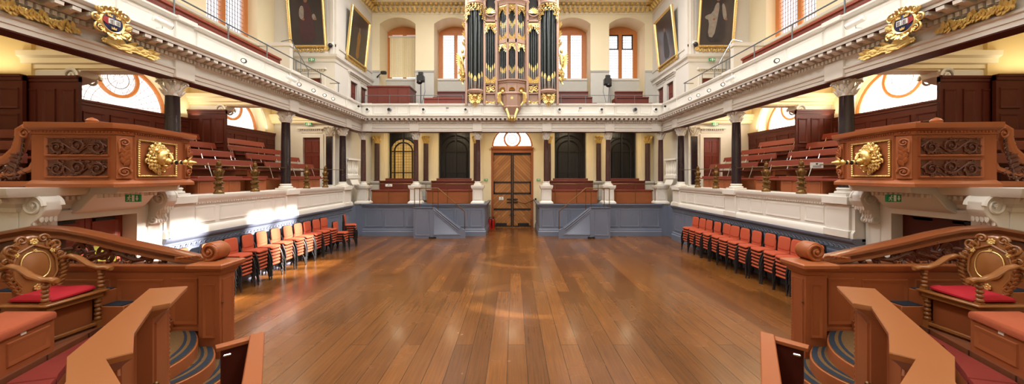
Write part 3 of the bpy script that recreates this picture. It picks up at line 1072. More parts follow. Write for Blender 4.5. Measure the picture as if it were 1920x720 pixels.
# -------------------------------------------------------------- far plinth (slate blue) and stairs
for s, side in SIDES:
    set_side(s)
    t = thing('plinth', 'slate blue panelled plinth across the far end, %s of the doorway' % side, 'plinth', (-4.2, YF + 1.2, 0))
    b = MB(); b.box(-7.3, -1.28, YF + .02, YW, 0, 1.44)
    b.build('body', 'blue', t, smooth=0)
    PP = [(-7.0, YF + .02), (-1.28, YF + .02), (-1.28, YW - .05)]
    b = MB()
    b.sweep(PP, [(0, 1.33), (.03, 1.33), (.04, 1.38), (.09, 1.42), (.11, 1.46), (.11, 1.5), (-.02, 1.5), (-.02, 1.33)], side=-1)
    b.build('cornice', 'blue', t)
    b = MB()
    b.sweep(PP, [(0, 0), (.06, 0), (.06, .2), (.03, .24), (.03, .3), (0, .33)], side=-1)
    b.build('baseboard', 'blue', t)
    b = MB().frame((-7.0, YF + .02, 0), (1, 0, 0), (0, 0, 1), (0, -1, 0))
    for a, c in ((.12, .95), (1.05, 1.95), (2.05, 2.5), (2.6, 3.4), (3.5, 4.3), (4.4, 4.95), (5.05, 5.6)):
        b.panel(a, c, .42, 1.25, 0, .022, .06)
    b.frame((-1.28, YF + .1, 0), (0, 1, 0), (0, 0, 1), (1, 0, 0))
    b.panel(.1, 1.1, .42, 1.25, 0, .022, .06); b.panel(1.2, 2.4, .42, 1.25, 0, .022, .06)
    b.build('panel_moulding', 'blue', t)
    b = MB()
    for k in range(62):
        b.box(-6.95 + k * .09, -6.9 + k * .09, YF - .045, YF + .02, 1.375, 1.415)
    b.build('dentil', 'blue', t, smooth=0)
    # seat deck
    # movable stairs in front
    t = thing('stair_unit', 'slate blue panelled stair block with brass handrail, %s of the doorway' % side, 'stairs', (-3.2, 15.9, 0))
    y0, y1 = 15.55, 16.16
    b = MB(); b.box(-4.42, -3.6, y0 + .02, y1, 0, 1.36)
    b.build('landing', 'blue', t, smooth=0)
    b = MB().frame((0, y0 + .02, 0), (1, 0, 0), (0, 0, 1), (0, -1, 0))
    b.extr([(-3.6, 0), (-2.1, 0), (-2.1, .38), (-2.2, .4), (-3.45, 1.38), (-3.6, 1.38)], -.05, .0)
    b.build('string', 'blue', t)
    for k in range(6):
        q = MB(); q.box(-3.55, -3.3 + k * .22, y0 + .07, y1, 1.36 - (k + 1) * .195 - .03, 1.36 - (k + 1) * .195)
        q.build('tread', 'blue', t)
    b = MB().frame((0, y0 + .02, 0), (1, 0, 0), (0, 0, 1), (0, -1, 0))
    b.panel(-4.34, -3.7, .12, 1.28, 0, .02, .05)
    L = []
    for i, z in ((0, 0), (.012, .02), (.035, .014), (.05, .004)):
        L.append([(-3.52 + i, .14 + i, z), (-2.3 - i * 2, .14 + i, z), (-3.5 + i * .5, 1.2 - i * 2, z), (-3.52 + i, 1.2 - i * 2, z)])
    b.loops(L)
    # applied steps moulding down the string
    b.tube([(-3.42, 1.3, .01), (-2.35, .44, .01)], .025, 6); b.tube([(-3.52, 1.28, .01), (-2.42, .38, .01)], .018, 6)
    b.build('panel_moulding', 'blue', t)
    b = MB()
    b.sweep([(-4.42, y0 + .02), (-3.55, y0 + .02)], [(0, 1.34), (.03, 1.34), (.05, 1.4), (0, 1.4)], side=-1)
    b.build('nosing', 'blue', t)
    b = MB()
    for x, z0, z1 in ((-4.38, 1.38, 2.25), (-4.15, 1.38, 2.25), (-3.56, .1, 2.25), (-3.32, 1.2, 2.22), (-2.12, .4, 1.18)):
        b.tube([(x, y0 + .04, z0), (x, y0 + .04, z1)], .018, 8)
    b.tube([(-4.38, y0 + .04, 2.25), (-3.32, y0 + .04, 2.25), (-2.12, y0 + .04, 1.2), (-2.12, y0 + .04, .4)], .022, 8)
    b.build('handrail', 'brass', t)
    b = MB(); b.box(-3.72, -3.4, y0 - .05, y0 + .04, 0, .06)
    b.ball((-3.66, y0 - .02, .05), .05, 8, 5); b.ball((-3.46, y0 - .02, .05), .05, 8, 5)
    b.build('castor', 'black', t)
    # red pew behind the plinth
    for i, (a, c, lb) in enumerate(((-6.9, -4.85, 'behind the corner column'), (-4.2, -1.95, 'beside the doorway'))):
        t = thing('pew', 'dark red pew on the slate plinth %s at the far %s' % (lb, side), 'pew', ((a + c) / 2, 17.3, 1.5), 'pews under the far gallery')
        b = MB(); b.box(a, c, 17.05, 17.15, 1.45, 2.05); b.build('front_panel', 'brown2', t, bevel=.01)
        b = MB(); b.box(a - .03, c + .03, 17.0, 17.3, 2.05, 2.12); b.build('book_rest', 'red', t, bevel=.01)
        b = MB(); b.box(a, c, 17.5, 18.0, 1.85, 1.95); b.build('seat', 'red', t, bevel=.01)
        b = MB(); b.box(a, c, 18.0, 18.08, 1.5, 2.5); b.box(a, c, 17.94, 18.12, 2.5, 2.56); b.build('backrest', 'redd', t, bevel=.01)
        b = MB(); b.box(a + .2, c - .2, 18.3, 18.4, 2.0, 2.68); b.build('upper_backrest', 'redd', t, bevel=.01)
        b = MB()
        n = 3
        for k in range(n):
            x = a + .1 + (c - a - .2) * k / (n - 1)
            b.tube([(x, 16.5, 1.5), (x, 16.5, 2.42)], .016, 6)
        b.tube([(a - .1, 16.5, 2.42), (c + .15, 16.5, 2.42)], .022, 6)
        tag(b.build('brass_guardrail', 'brass'), 'brass guard rail before the red pew %s, far %s' % (lb, side), 'rail', 'brass guard rails')
set_side(-1)
# ================================================================= SIDE PARAPETS, PEWS, DOORWAYS, ROSTRA
def gown_panel(): pass


for s, side in SIDES:
    set_side(s)
    wl_ = 'sunlit' if s < 0 else 'shaded'
    # slate plinth along the hall
    t = thing('plinth', 'long slate blue panelled plinth behind the chair stacks on the %s' % side, 'plinth', (-7.3, 11.2, 0))
    b = MB(); b.box(-7.6, -7.15, 7.14, 15.39, 0, 1.44); b.box(-7.6, -7.3, 15.4, 16.22, 0, 1.46); b.build('body', 'blue', t, smooth=0)
    P = [(-7.15, 7.12), (-7.15, 15.4)]
    b = MB(); b.sweep(P, [(0, 1.33), (.03, 1.33), (.04, 1.38), (.09, 1.42), (.11, 1.46), (.11, 1.5), (-.1, 1.5), (-.1, 1.33)], side=-1); b.build('cornice', 'blue', t)
    b = MB(); b.sweep(P, [(0, 0), (.07, 0), (.07, .22), (.03, .26), (.03, .31), (0, .34)], side=-1); b.build('baseboard', 'blue', t)
    b = MB().frame((-7.15, 7.12, 0), (0, 1, 0), (0, 0, 1), (1, 0, 0))
    for k in range(9):
        b.panel(.12 + k * .9, .9 + k * .9, .42, 1.18, 0, .022, .06)
    b.build('panel_moulding', 'blue', t)
    b = MB().frame((-7.15, 7.12, 0), (0, 1, 0), (0, 0, 1), (1, 0, 0))
    b.box(0, 8.28, 1.23, 1.335, 0, .015)
    for k in range(66):
        u = .06 + k * .125
        b.tube([(u, 1.25, .02), (u + .03, 1.3, .03), (u + .075, 1.315, .03), (u + .1, 1.285, .03), (u + .075, 1.265, .03)], .011, 5)
    b.build('wave_frieze', 'blue', t)
    # cream parapet carrying the columns
    t = thing('parapet', 'cream panelled parapet carrying the gilt finials and marble columns on the %s' % side, 'parapet', (-7.3, 11.2, 1.5))
    b = MB(); b.box(-7.6, -7.12, 7.14, 15.35, 1.5, 2.3); b.build('body', 'white', t, smooth=0)
    P = [(-7.12, 7.12), (-7.12, 15.36), (-7.5, 15.36)]
    b = MB(); b.sweep(P, [(0, 2.16), (.025, 2.16), (.03, 2.2), (.07, 2.25), (.09, 2.3), (.09, 2.36), (-.6, 2.36), (-.6, 2.3), (0, 2.16)][:8], side=-1, segs=[0]); b.build('coping', 'white', t)
    b = MB(); b.sweep(P, [(0, 1.5), (.06, 1.5), (.06, 1.6), (.03, 1.65), (0, 1.67)], side=-1); b.build('baseboard', 'white', t)
    for y in COLY:
        b = MB()
        y1 = min(y + .27, 15.4)
        b.box(-7.15, -7.06, y - .27, y1, 1.51, 2.2); b.box(-7.15, -6.99, y - .3, y1 + .03, 2.2, 2.37); b.box(-7.15, -7.02, y - .3, y1 + .02, 1.5, 1.66)
        b.build('pedestal', 'white', t, bevel=.012)
    b = MB().frame((-7.12, 0, 0), (0, 1, 0), (0, 0, 1), (1, 0, 0))
    ys = [7.78, 10.9, 11.48, 14.6]
    for a, c in ((7.78, 10.9), (11.48, 14.6)):
        for (p, q) in ((0, .21), (.21, .62), (.62, .83), (.83, 1)):
            b.panel(a + (c - a) * p + .06, a + (c - a) * q - .06, 1.73, 2.1, 0, .018, .05)
    b.build('panel_moulding', 'white', t)
    b = MB().frame((-7.12, 7.12, 0), (0, 1, 0), (0, 0, 1), (1, 0, 0))
    for k in range(118):
        b.box(k * .07, k * .07 + .035, 2.165, 2.2, .0, .04)
    b.build('dentil', 'white', t, smooth=0)
    # gilt finials with a brass rail
    where = ('in front of the first pews', 'next along before the second column', 'just beyond the second column', 'last before the third column')
    fys = (8.57, 9.77, 12.2, 13.4)
    for i, y in enumerate(fys):
        t = thing('finial', 'gilded urn shaped finial post on the %s cream parapet, %s' % (side, where[i]), 'finial', (-7.2, y, 2.36), 'gilded finial posts')
        b = MB(); b.lathe([(.11, 2.36), (.11, 2.4), (.085, 2.42), (.07, 2.46), (.1, 2.5), (.1, 2.53), (.06, 2.56)], (-7.2, y, 0), 14); b.build('foot', 'brass', t)
        b = MB(); b.lathe([(.06, 2.55), (.062, 2.58), (.095, 2.6), (.1, 2.63), (.095, 2.66), (.06, 2.68), (.058, 2.7), (.085, 2.73), (.088, 2.76), (.06, 2.79), (.07, 2.82), (.078, 2.88), (.068, 2.95), (.05, 2.98), (.045, 3.0)], (-7.2, y, 0), 16)
        for k in range(12):
            a = k * pi / 6
            b.ball((-7.2 + .098 * math.cos(a), y + .098 * math.sin(a), 2.63), .018, 6, 4)
        for k in range(8):
            a = k * pi / 4
            b.leaf((-7.2 + .062 * math.cos(a), y + .062 * math.sin(a), 2.8), (math.cos(a) * .1, math.sin(a) * .1, 1), (math.cos(a), math.sin(a), 0), .17, .05, .025, .15)
        b.build('urn', 'brass', t)
        b = MB(); b.lathe([(.04, 2.99), (.064, 3.005), (.064, 3.03), (.042, 3.045), (.05, 3.07), (.053, 3.11), (.044, 3.15), (.02, 3.17), (.024, 3.19), (.004, 3.21)], (-7.2, y, 0), 12); b.build('flame', 'brass', t)
    b = MB(); b.tube([(-7.2, 7.62, 3.06), (-7.2, 14.8, 3.06)], .011, 6)
    tag(b.build('brass_handrail', 'brass'), 'thin brass rail threaded through the gilt finials on the %s parapet' % side, 'rail')
    # raked floor of the lower gallery
    b = MB()
    b.box(-XW, -7.5, 7.3, YT, 1.6, 2.02)
    for k, x in enumerate((-8.15, -8.75, -9.35, -9.85)):
        b.box(-XW, x + .25, 7.35, 14.3, 2.02 + .27 * k, 2.29 + .27 * k)
    struct(b.build('floor_%s_gallery' % side, 'pan', smooth=0))
    # pews
    bays = (('near the rostrum', ((7.55, 10.77, 0), (7.5, 10.77, 1), (7.6, 10.8, 2), (8.2, 10.8, 3))), ('beyond the second column', ((11.3, 14.0, 0), (11.28, 14.06, 1), (11.25, 13.9, 2), (11.7, 13.6, 3))))
    ordn = ('front row', 'second row', 'third row', 'back row')
    for bn, rows in bays:
        for (a, c, k) in rows:
            x = -8.0 - .6 * k if k < 3 else -9.7
            z = 3.16 + .28 * k
            t = thing('pew', 'red brown pew with plank backrest, %s of the %s gallery %s' % (ordn[k], side, bn), 'pew', (x, (a + c) / 2, z - .9), 'pews in the side galleries')
            b = MB(); b.F = Matrix.Identity(4)
            b.exty([(x - .03, z - .07), (x + .03, z - .08), (x - .02, z + .1), (x - .07, z + .1)], a, c); b.build('backrest', 'red', t, bevel=.008)
            b = MB(); b.box(x + .02, x + .4, a, c, z - .48, z - .43); b.build('seat', 'red', t, bevel=.008)
            b = MB(); b.box(x + .0, x + .06, a + .02, c - .02, z - .88, z - .48); b.build('riser_panel', 'brown2', t)
            n = max(2, round((c - a) / 1.3) + 1)
            for i in range(n):
                y = a + .15 + (c - a - .3) * i / (n - 1)
                q = MB(); q.tube([(x + .14, y, z - .45), (x + .0, y, z - .02)], .016, 6); q.build('strut', 'chrome', t)
    for i, (a, c, lb) in enumerate(((8.5, 9.83, 'beside the first gilt finial'), (10.35, 10.85, 'short one before the second column'), (11.97, 13.85, 'behind the far gilt finials'))):
        t = thing('pew_desk', 'brown red-topped desk front in the %s gallery, %s' % (side, lb), 'pew desk', (-7.7, (a + c) / 2, 2.02), 'desk fronts in the side galleries')
        b = MB(); b.box(-7.98, -7.66, a, c, 2.02, 2.72); b.build('body', 'brown', t)
        b = MB(); b.box(-8.02, -7.62, a - .03, c + .03, 2.72, 2.79); b.build('top', 'red', t, bevel=.01)
        b = MB().frame((-7.66, a, 0), (0, 1, 0), (0, 0, 1), (1, 0, 0))
        n = max(1, round((c - a) / .5))
        for k in range(n):
            b.panel((c - a) * k / n + .04, (c - a) * (k + 1) / n - .04, 2.1, 2.66, 0, .014, .04)
        b.build('panel_moulding', 'brown', t)
    # rows of benches seen above the rostrum, facing the hall
    for k in range(3):
        y, z = 6.0 + .4 * k, 3.02 + .26 * k
        t = thing('pew', 'red brown bench seen over the carved scroll rail, %s, %s of the hall' % (('lowest', 'middle', 'highest')[k], side), 'pew', (-9.6, y, 2.2), 'benches behind the rostrum')
        b = MB(); b.box(-12, -8.4, y, y + .06, z, z + .17); b.build('backrest', 'redd', t, bevel=.008)
        b = MB(); b.box(-12, -8.4, y - .35, y, z - .42, z - .37); b.build('seat', 'red', t, bevel=.008)
        for x in (-8.7, -9.6, -10.5):
            q = MB(); q.tube([(x, y - .1, z - .38), (x, y + .02, z + .02)], .016, 6); q.build('strut', 'chrome', t)
    b = MB(); b.box(-13, -7.5, 5.7, 7.2, 0, 2.3); struct(b.build('floor_%s_corner' % side, 'pan'))
    # ------------------------------------------------ doorway below the rostrum
    set_side(s, .1)
    b = MB().frame((-7.12, 0, 0), (0, 1, 0), (0, 0, 1), (-1, 0, 0))
    b.wall(5.4, 7.12, 0, 2.4, [(5.45, 6.6, 0, 2.09, 2.09)], 0, .5)
    c = b.frame((0, 5.04, 0), (1, 0, 0), (0, 0, 1), (0, 1, 0))
    c.wall(-13, -7.12, 0, 2.62, [], 0, .36)
    struct(b.build('wall_%s_doorway' % side, 'white'))
    b = MB()
    b.sweep([(-13, 5.04), (-7.12, 5.04), (-7.12, 7.12)], [(0, 2.28), (.04, 2.28), (.05, 2.34), (.12, 2.4), (.14, 2.48), (.3, 2.5), (.34, 2.56), (.36, 2.63), (-.2, 2.63)], side=-1)
    b.sweep([(-13, 5.04), (-7.5, 5.04)], [(0, 1.98), (.05, 1.98), (.06, 2.03), (.1, 2.06), (0, 2.08)], side=-1)
    b.frame((-7.12, 0, 0), (0, 1, 0), (0, 0, 1), (1, 0, 0))
    for u0, u1 in ((5.3, 5.45), (6.6, 6.75)):
        b.box(u0, u1, 0, 2.09, 0, .04)
    b.box(5.3, 6.75, 2.09, 2.22, 0, .04); b.box(5.26, 6.79, 2.22, 2.25, 0, .06)
    b.panel(6.82, 7.06, .2, 2.0, 0, .015, .04)
    struct(b.build('trim_%d' % (40 if s < 0 else 41), 'white'))
    b = MB().frame((-7.12, 0, 0), (0, 1, 0), (0, 0, 1), (1, 0, 0))
    for k in range(26):
        b.box(5.2 + k * .075, 5.24 + k * .075, 2.42, 2.48, .1, .2)
    b.frame((0, 5.04, 0), (1, 0, 0), (0, 0, 1), (0, -1, 0))
    for k in range(20):
        b.box(-7.1 - k * .075, -7.06 - k * .075, 2.42, 2.48, .1, .2)
    struct(b.build('trim_%d' % (42 if s < 0 else 43), 'white', smooth=0))
    r = sroot('door_%d' % (6 if s < 0 else 11), (-7.4, 6.0, 0))
    for k, (a, c) in enumerate(((5.45, 6.02), (6.03, 6.6))):
        b = MB().frame((-7.36, a, 0), (0, 1, 0), (0, 0, 1), (1, 0, 0))
        w = c - a
        b.box(0, w, 0, 2.09, -.06, 0)
        b.panel(.08, w - .08, 1.68, 2.0, 0, .02, .04); b.panel(.08, w - .08, .2, .9, 0, .02, .05)
        b.box(.07, w - .07, 1.0, 1.04, 0, .02); b.box(.07, w - .07, 1.56, 1.6, 0, .02); b.box(.07, .11, 1.0, 1.6, 0, .02); b.box(w - .11, w - .07, 1.0, 1.6, 0, .02)
        lf = struct(b.build('door_leaf', 'red', r))
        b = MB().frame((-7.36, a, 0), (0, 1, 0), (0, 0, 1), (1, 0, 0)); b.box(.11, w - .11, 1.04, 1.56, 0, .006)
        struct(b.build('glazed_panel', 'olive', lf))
        b = MB().frame((-7.36, a, 0), (0, 1, 0), (0, 0, 1), (1, 0, 0)); b.box(.1, .4, 2.0, 2.05, .0, .06); b.tube([(.25, 2.05, .03), (.5, 2.07, .08)], .01, 5)
        struct(b.build('door_closer', 'black', lf))
    # scroll consoles either side and the coved corbel between them
    for y, nmn in ((5.15, 'nearer the camera'), (6.94, 'beside the slate plinth')):
        t = thing('console_bracket', 'cream scroll console under the %s rostrum shelf, %s' % (side, nmn), 'bracket', (-7.1, y, 2.0), 'consoles of the rostra')
        b = MB()
        b.exty([(-7.12, 1.85), (-7.0, 1.86), (-6.98, 1.98), (-6.93, 2.1), (-6.8, 2.2), (-6.74, 2.3), (-6.74, 2.42), (-6.8, 2.5), (-7.12, 2.5)], y - .1, y + .1)
        b.build('body', 'white', t, bevel=.012)
        b = MB()
        for d in (-.105, .105):
            b.frame((-6.9, y + d, 2.36), (1, 0, 0), (0, 0, 1), (0, -1, 0))
            b.spiral((0, 0, 0), .15, 1.8, .03); b.spiral((-.12, -.42, 0), .08, 1.3, .022, a0=pi)
            b.rosette((0, 0, .01), .05, 5)
        b.F = ID
        for row, (bx, bz) in enumerate(((-6.8, 2.21), (-6.9, 2.14), (-6.955, 2.06), (-6.985, 1.98))):
            for k in range(4):
                b.leaf((bx - .015, y - .075 + k * .05, bz), (-.35 + .1 * row, 0, -1), (1, 0, 0), .12, .055, .02, .2)
        b.build('carving', 'white', t)
    t = thing('shelf_corbel', 'wide coved cream corbel under the %s rostrum above the doors' % side, 'corbel', (-7.0, 6.0, 2.4))
    b = MB()
    b.exty([(-7.12, 2.18), (-7.02, 2.2), (-6.92, 2.26), (-6.8, 2.4), (-6.7, 2.5), (-6.35, 2.52), (-6.3, 2.63), (-7.12, 2.63)], 5.62, 6.62)
    b.build('body', 'white', t, bevel=.012)
    b = MB()
    b.frame((-6.7, 5.62, 2.5), (0, 1, 0), (0, 0, 1), (1, 0, 0))
    for k in range(12):
        b.box(.03 + k * .08, .07 + k * .08, -.06, 0, 0, .03)
    b.build('dentil', 'white', t)
    # ------------------------------------------------ rostrum
    Q = [(-7.22, 5.26), (-6.05, 5.35), (-5.97, 5.5), (-6.32, 6.84), (-7.15, 6.95), (-7.24, 6.9), (-7.24, 5.27)]
    t = thing('rostrum', 'brown carved rostrum with a gilded lion mask jutting from the %s gallery' % side, 'rostrum', (-6.7, 6.0, 2.63))
    b = MB(); b.extz(Q, 2.66, 3.5); b.build('body', 'brown', t, smooth=0)
    PQ = Q[:5]
    b = MB(); b.sweep(PQ, [(0, 3.44), (.02, 3.44), (.03, 3.49), (.05, 3.5), (.09, 3.53), (.1, 3.58), (.1, 3.61), (-.3, 3.61), (-.3, 3.44)], side=-1); b.build('cornice', 'brown2', t)
    b = MB(); b.sweep(PQ, [(0, 2.63), (.07, 2.63), (.07, 2.68), (.03, 2.72), (0, 2.74)], side=-1); b.build('base_moulding', 'brown2', t)
    b = MB()
    for i in range(3):
        p, q = V(PQ[i] + (0,)), V(PQ[i + 1] + (0,))
        d = (q - p); L_ = d.length; d.normalize()
        b.frame((p.x, p.y, 3.475), d, (0, 0, 1), (d.y, -d.x, 0))
        for k in range(int(L_ / .05)):
            b.ball((.03 + k * .05, 0, .035), (.018, .016, .012), 6, 4)
    b.build('bead_moulding', 'brown', t)
    p, q = V(Q[0] + (0,)), V(Q[1] + (0,))
    d = (q - p).normalized(); n = V((d.y, -d.x, 0))
    for k, z in enumerate((2.8, 3.13)):
        fr = ((p.x, p.y, z), d, (0, 0, 1), n)
        b = MB().frame(*fr)
        b.panel(.2, 1.1, -.025, .27, 0, .03, .03, .005)
        cp_ = b.build('carved_panel', 'brown', t)
        b = MB().frame(*fr); b.box(.23, 1.07, .005, .24, .004, .008); b.vine(.84, .235, 5 + k + (0 if s < 0 else 10), x0=.23, y0=.005, z=.006, dense=2.6, thick=.012)
        b.build('scrollwork', 'dark', cp_)
    # volute pilasters at the canted corner and the far end
    def volute_strip(o, d, n, w, h):
        q_ = MB().frame(o, d, (0, 0, 1), n)
        q_.box(0, w, .02, h, 0, .03)
        q_.spiral((w * .5, .12, .05), w * .42, 1.8, .016); q_.spiral((w * .5, h - .1, .05), w * .34, 1.6, .014, a0=pi, dirn=-1)
        q_.tube([(w * .85, .16, .05), (w * .9, .3, .06), (w * .6, .45, .06), (w * .2, h - .25, .06), (w * .15, h - .1, .05)], .016, 6)
        for k_ in range(7):
            q_.leaf((w * .5, .22 + k_ * (h - .42) / 7, .04), ((-1) ** k_ * .5, 1, 0), (0, 0, 1), .12, .07, .03, .3)
        q_.build('volute', 'brown2', t)
    p, q = V(Q[1] + (0,)), V(Q[2] + (0,))
    d = (q - p).normalized()
    volute_strip((p.x, p.y, 2.74), d, V((d.y, -d.x, 0)), (q - p).length, .68)
    p, q = V(Q[2] + (0,)), V(Q[3] + (0,))
    d = (q - p).normalized(); n = V((d.y, -d.x, 0)); LL = (q - p).length
    e = p + d * (LL - .16)
    volute_strip((e.x, e.y, 2.74), d, n, .15, .68)
    # lion panel
    fr = ((p.x, p.y, 2.63), d, (0, 0, 1), n)
    b = MB().frame(*fr)
    b.panel(.04, LL - .24, .1, .82, 0, .02, .05)
    b.build('panel_moulding', 'brown2', t)
    u0, u1, v0, v1 = .11, .98, .17, .75
    b = MB().frame(*fr)
    for a_, c_ in (((u0, v0), (u1, v0)), ((u1, v0), (u1, v1)), ((u1, v1), (u0, v1)), ((u0, v1), (u0, v0))):
        m_ = max(2, int(math.hypot(c_[0] - a_[0], c_[1] - a_[1]) / .035))
        b.tube([a_ + (.02,), c_ + (.02,)], .014, 5)
        for k in range(m_):
            x_, y_ = a_[0] + (c_[0] - a_[0]) * k / m_, a_[1] + (c_[1] - a_[1]) * k / m_
            b.ball((x_, y_, .032), (.017, .017, .014), 6, 4)
    b.build('gilt_border', 'gold', t)
    cu, cv = .5, .46
    b = MB().frame((p.x + d.x * cu, p.y + d.y * cu, 2.63 + cv), d, (0, 0, 1), n)
    rl = random.Random(3)
    b.ball((0, .02, .03), (.21, .23, .07), 16, 8)
    for ring, (rr, nn, L_, z_) in enumerate(((.105, 12, .12, .075), (.15, 16, .12, .055), (.185, 19, .1, .03))):
        for k in range(nn):
            a = 2 * pi * (k + .5 * ring) / nn + rl.uniform(-.1, .1)
            dv = V((math.cos(a), math.sin(a), -.12))
            b.leaf((rr * math.cos(a), .02 + rr * math.sin(a) * 1.05, z_), dv + V((-math.sin(a), math.cos(a), 0)) * rl.uniform(-.6, .6), (0, 0, 1), L_, .06, .035, .05)
    for k in range(30):
        a = 2 * pi * k / 30 * 7; rr = .14 + .11 * (k / 30)
        b.spiral((rr * math.cos(a), .02 + rr * 1.05 * math.sin(a), .085 - .05 * k / 30), .042, 1.4, .014, a0=rl.uniform(0, 6), dirn=rl.choice((-1, 1)), n=12, seg=5, lift=.02)
    b.ball((0, .03, .12), (.125, .145, .085), 16, 10)          # skull
    b.ball((0, -.03, .19), (.075, .06, .06), 14, 8)       # muzzle
    b.ball((-.036, -.04, .225), (.044, .038, .038), 10, 6); b.ball((.036, -.04, .225), (.044, .038, .038), 10, 6)
    b.ball((0, .0, .245), (.03, .022, .02), 10, 6)         # nose
    b.tube([(0, .1, .19), (0, .05, .225), (0, .01, .24)], [.03, .026, .024], 8)
    for sx in (-1, 1):
        b.ball((sx * .045, .062, .2), (.02, .016, .014), 10, 6)
        b.tube([(sx * .015, .08, .215), (sx * .05, .1, .205), (sx * .085, .075, .175)], [.016, .02, .008], 6)
        b.ball((sx * .125, .14, .1), (.04, .045, .03), 10, 6)
        b.ball((sx * .07, .0, .16), (.035, .045, .035), 10, 6)
    b.ball((0, -.115, .165), (.065, .032, .055), 12, 6)          # lower jaw
    lion = b.build('lion_mask', 'gold', t)
    b = MB().frame((p.x + d.x * cu, p.y + d.y * cu, 2.63 + cv - .055), d, (0, 0, 1), n)
    b.lathe([(.032, .15), (.034, .42), (.03, .44)], (0, 0, 0), 12)
    b.build('rod', 'black', lion)
    b = MB().frame((p.x + d.x * cu, p.y + d.y * cu, 2.63 + cv - .055), d, (0, 0, 1), n)
    for z in (.2, .28, .36, .42):
        b.lathe([(.034, z - .014), (.041, z - .007), (.041, z + .007), (.034, z + .014)], (0, 0, 0), 12)
    b.lathe([(.03, .42), (.055, .44), (.03, .465), (.028, .48), (.045, .51), (.01, .6)], (0, 0, 0), 10)
    for k in range(4):
        a = k * pi / 2
        b.leaf((0, 0, .45), (math.cos(a), math.sin(a), .35), (0, 0, 1), .12, .06, .025, .3)
        b.leaf((0, 0, .5), (math.cos(a), math.sin(a), -.3), (0, 0, 1), .1, .05, .02, .1)
    b.build('gilt_finial', 'gold', lion)
    b = MB(); b.lathe([(.09, 3.61), (.09, 3.63), (.07, 3.65), (.075, 3.68), (.05, 3.71), (.01, 3.73)], (-6.62, 5.52, 0), 16)
    b.build('knob_cap', 'brown2', t)
    # sweeping carved balustrade joining the rostrum
    t = thing('scroll_balustrade', 'brown carved scroll balustrade sweeping up to the %s rostrum' % side, 'balustrade', (-7.8, 5.3, 2.63))
    up = [(-7.28, 3.5), (-7.36, 3.55), (-7.45, 3.5), (-7.44, 3.38), (-7.5, 3.2), (-7.66, 3.06), (-7.9, 2.98), (-8.3, 2.96), (-8.9, 2.96)]
    b = MB()
    b.tube([(x, 5.32, z) for x, z in up], [.05, .07, .07, .075, .075, .072, .065, .06, .06], 10, up=(0, 1, 0))
    b.frame((-7.33, 5.26, 3.45), (1, 0, 0), (0, 0, 1), (0, -1, 0)); b.spiral((0, 0, 0), .085, 1.6, .022)
    b.build('top_rail', 'brown2', t)
    b = MB(); b.tube([(x, 5.32, z) for x, z in ((-7.24, 3.02), (-7.3, 2.92), (-7.45, 2.86), (-7.8, 2.8), (-8.9, 2.78))], .04, 8, up=(0, 1, 0))
    b.box(-9, -7.24, 5.28, 5.4, 2.64, 2.72)
    b.build('lower_rail', 'brown2', t)
    b = MB().frame((-8.9, 5.31, 2.72), (1, 0, 0), (0, 0, 1), (0, -1, 0))
    b.vine(1.45, .26, 31, x0=0, y0=.02, dense=1.5)
    for k in range(16):
        a_ = k / 15
        b.leaf((1.36 + .12 * math.sin(a_ * 1.6), .12 + .5 * a_, .0), ((-1) ** k * .8, .7, .1), (0, 0, 1), .12, .06, .03, .3)
    b.spiral((1.42, .12, .01), .09, 1.5, .022)
    b.build('scrollwork', 'dark', t)
set_side(-1)
# ================================================================= ORGAN
OY = 15.95
org = thing('pipe_organ', 'tall rose and gilt organ case with dark pipes above the far gallery', 'pipe organ', (0, OY + .4, 5.9))
b = MB()
b.box(-2.1, 2.1, OY + .32, OY + 1.6, 6.2, 12.2)
for x0, x1 in ((-2.17, -2.06), (-1.33, -1.22), (-.78, -.66)):
    for sg in (-1, 1):
        a, c = sorted((sg * x0, sg * x1))
        b.box(a, c, OY + .1, OY + .5, 6.1, 12.2)
b.box(-2.2, 2.2, OY + .25, OY + .6, 6.05, 6.62)
b.build('case', 'pink', org, bevel=.012)


def opipe(x, y, zb, zm, zt, r):
    q = MB(); q.lathe([(r * .98, zm), (r, zm + .02), (r, zt)], (x, y, 0), 12)
    p = q.build('pipe', 'pipe', org)
    q = MB(); q.lathe([(r * .35, zb), (r * .98, zm)], (x, y, 0), 12)
    q.build('pipe_foot', 'pipef', p)
    q = MB()
    q.tube([(x - r * .75, y - r * .75, zm - .02), (x - r * .4, y - r * 1.02, zm + .0), (x, y - r * 1.12, zm + .0), (x + r * .4, y - r * 1.02, zm + .0), (x + r * .75, y - r * .75, zm - .02)], r * .28, 6)
    q.loops([[(x + r * 1.04 * w * math.sin(a), y - r * (1.03 + k) * (1 if w else .8) * math.cos(a * w if w else 0), z) for a in (-.9, -.45, 0, .45, .9)] + [(x + r * .9 * w * math.sin(a), y - r * .9 * math.cos(a), z) for a in (.9, 0, -.9)] for w, z, k in ((.95, zm - .08, .0), (1, zm + .02, .02), (.7, zm + .09, .02), (.2, zm + .16, .02))])
    q.build('pipe_mouth', 'gold', p)


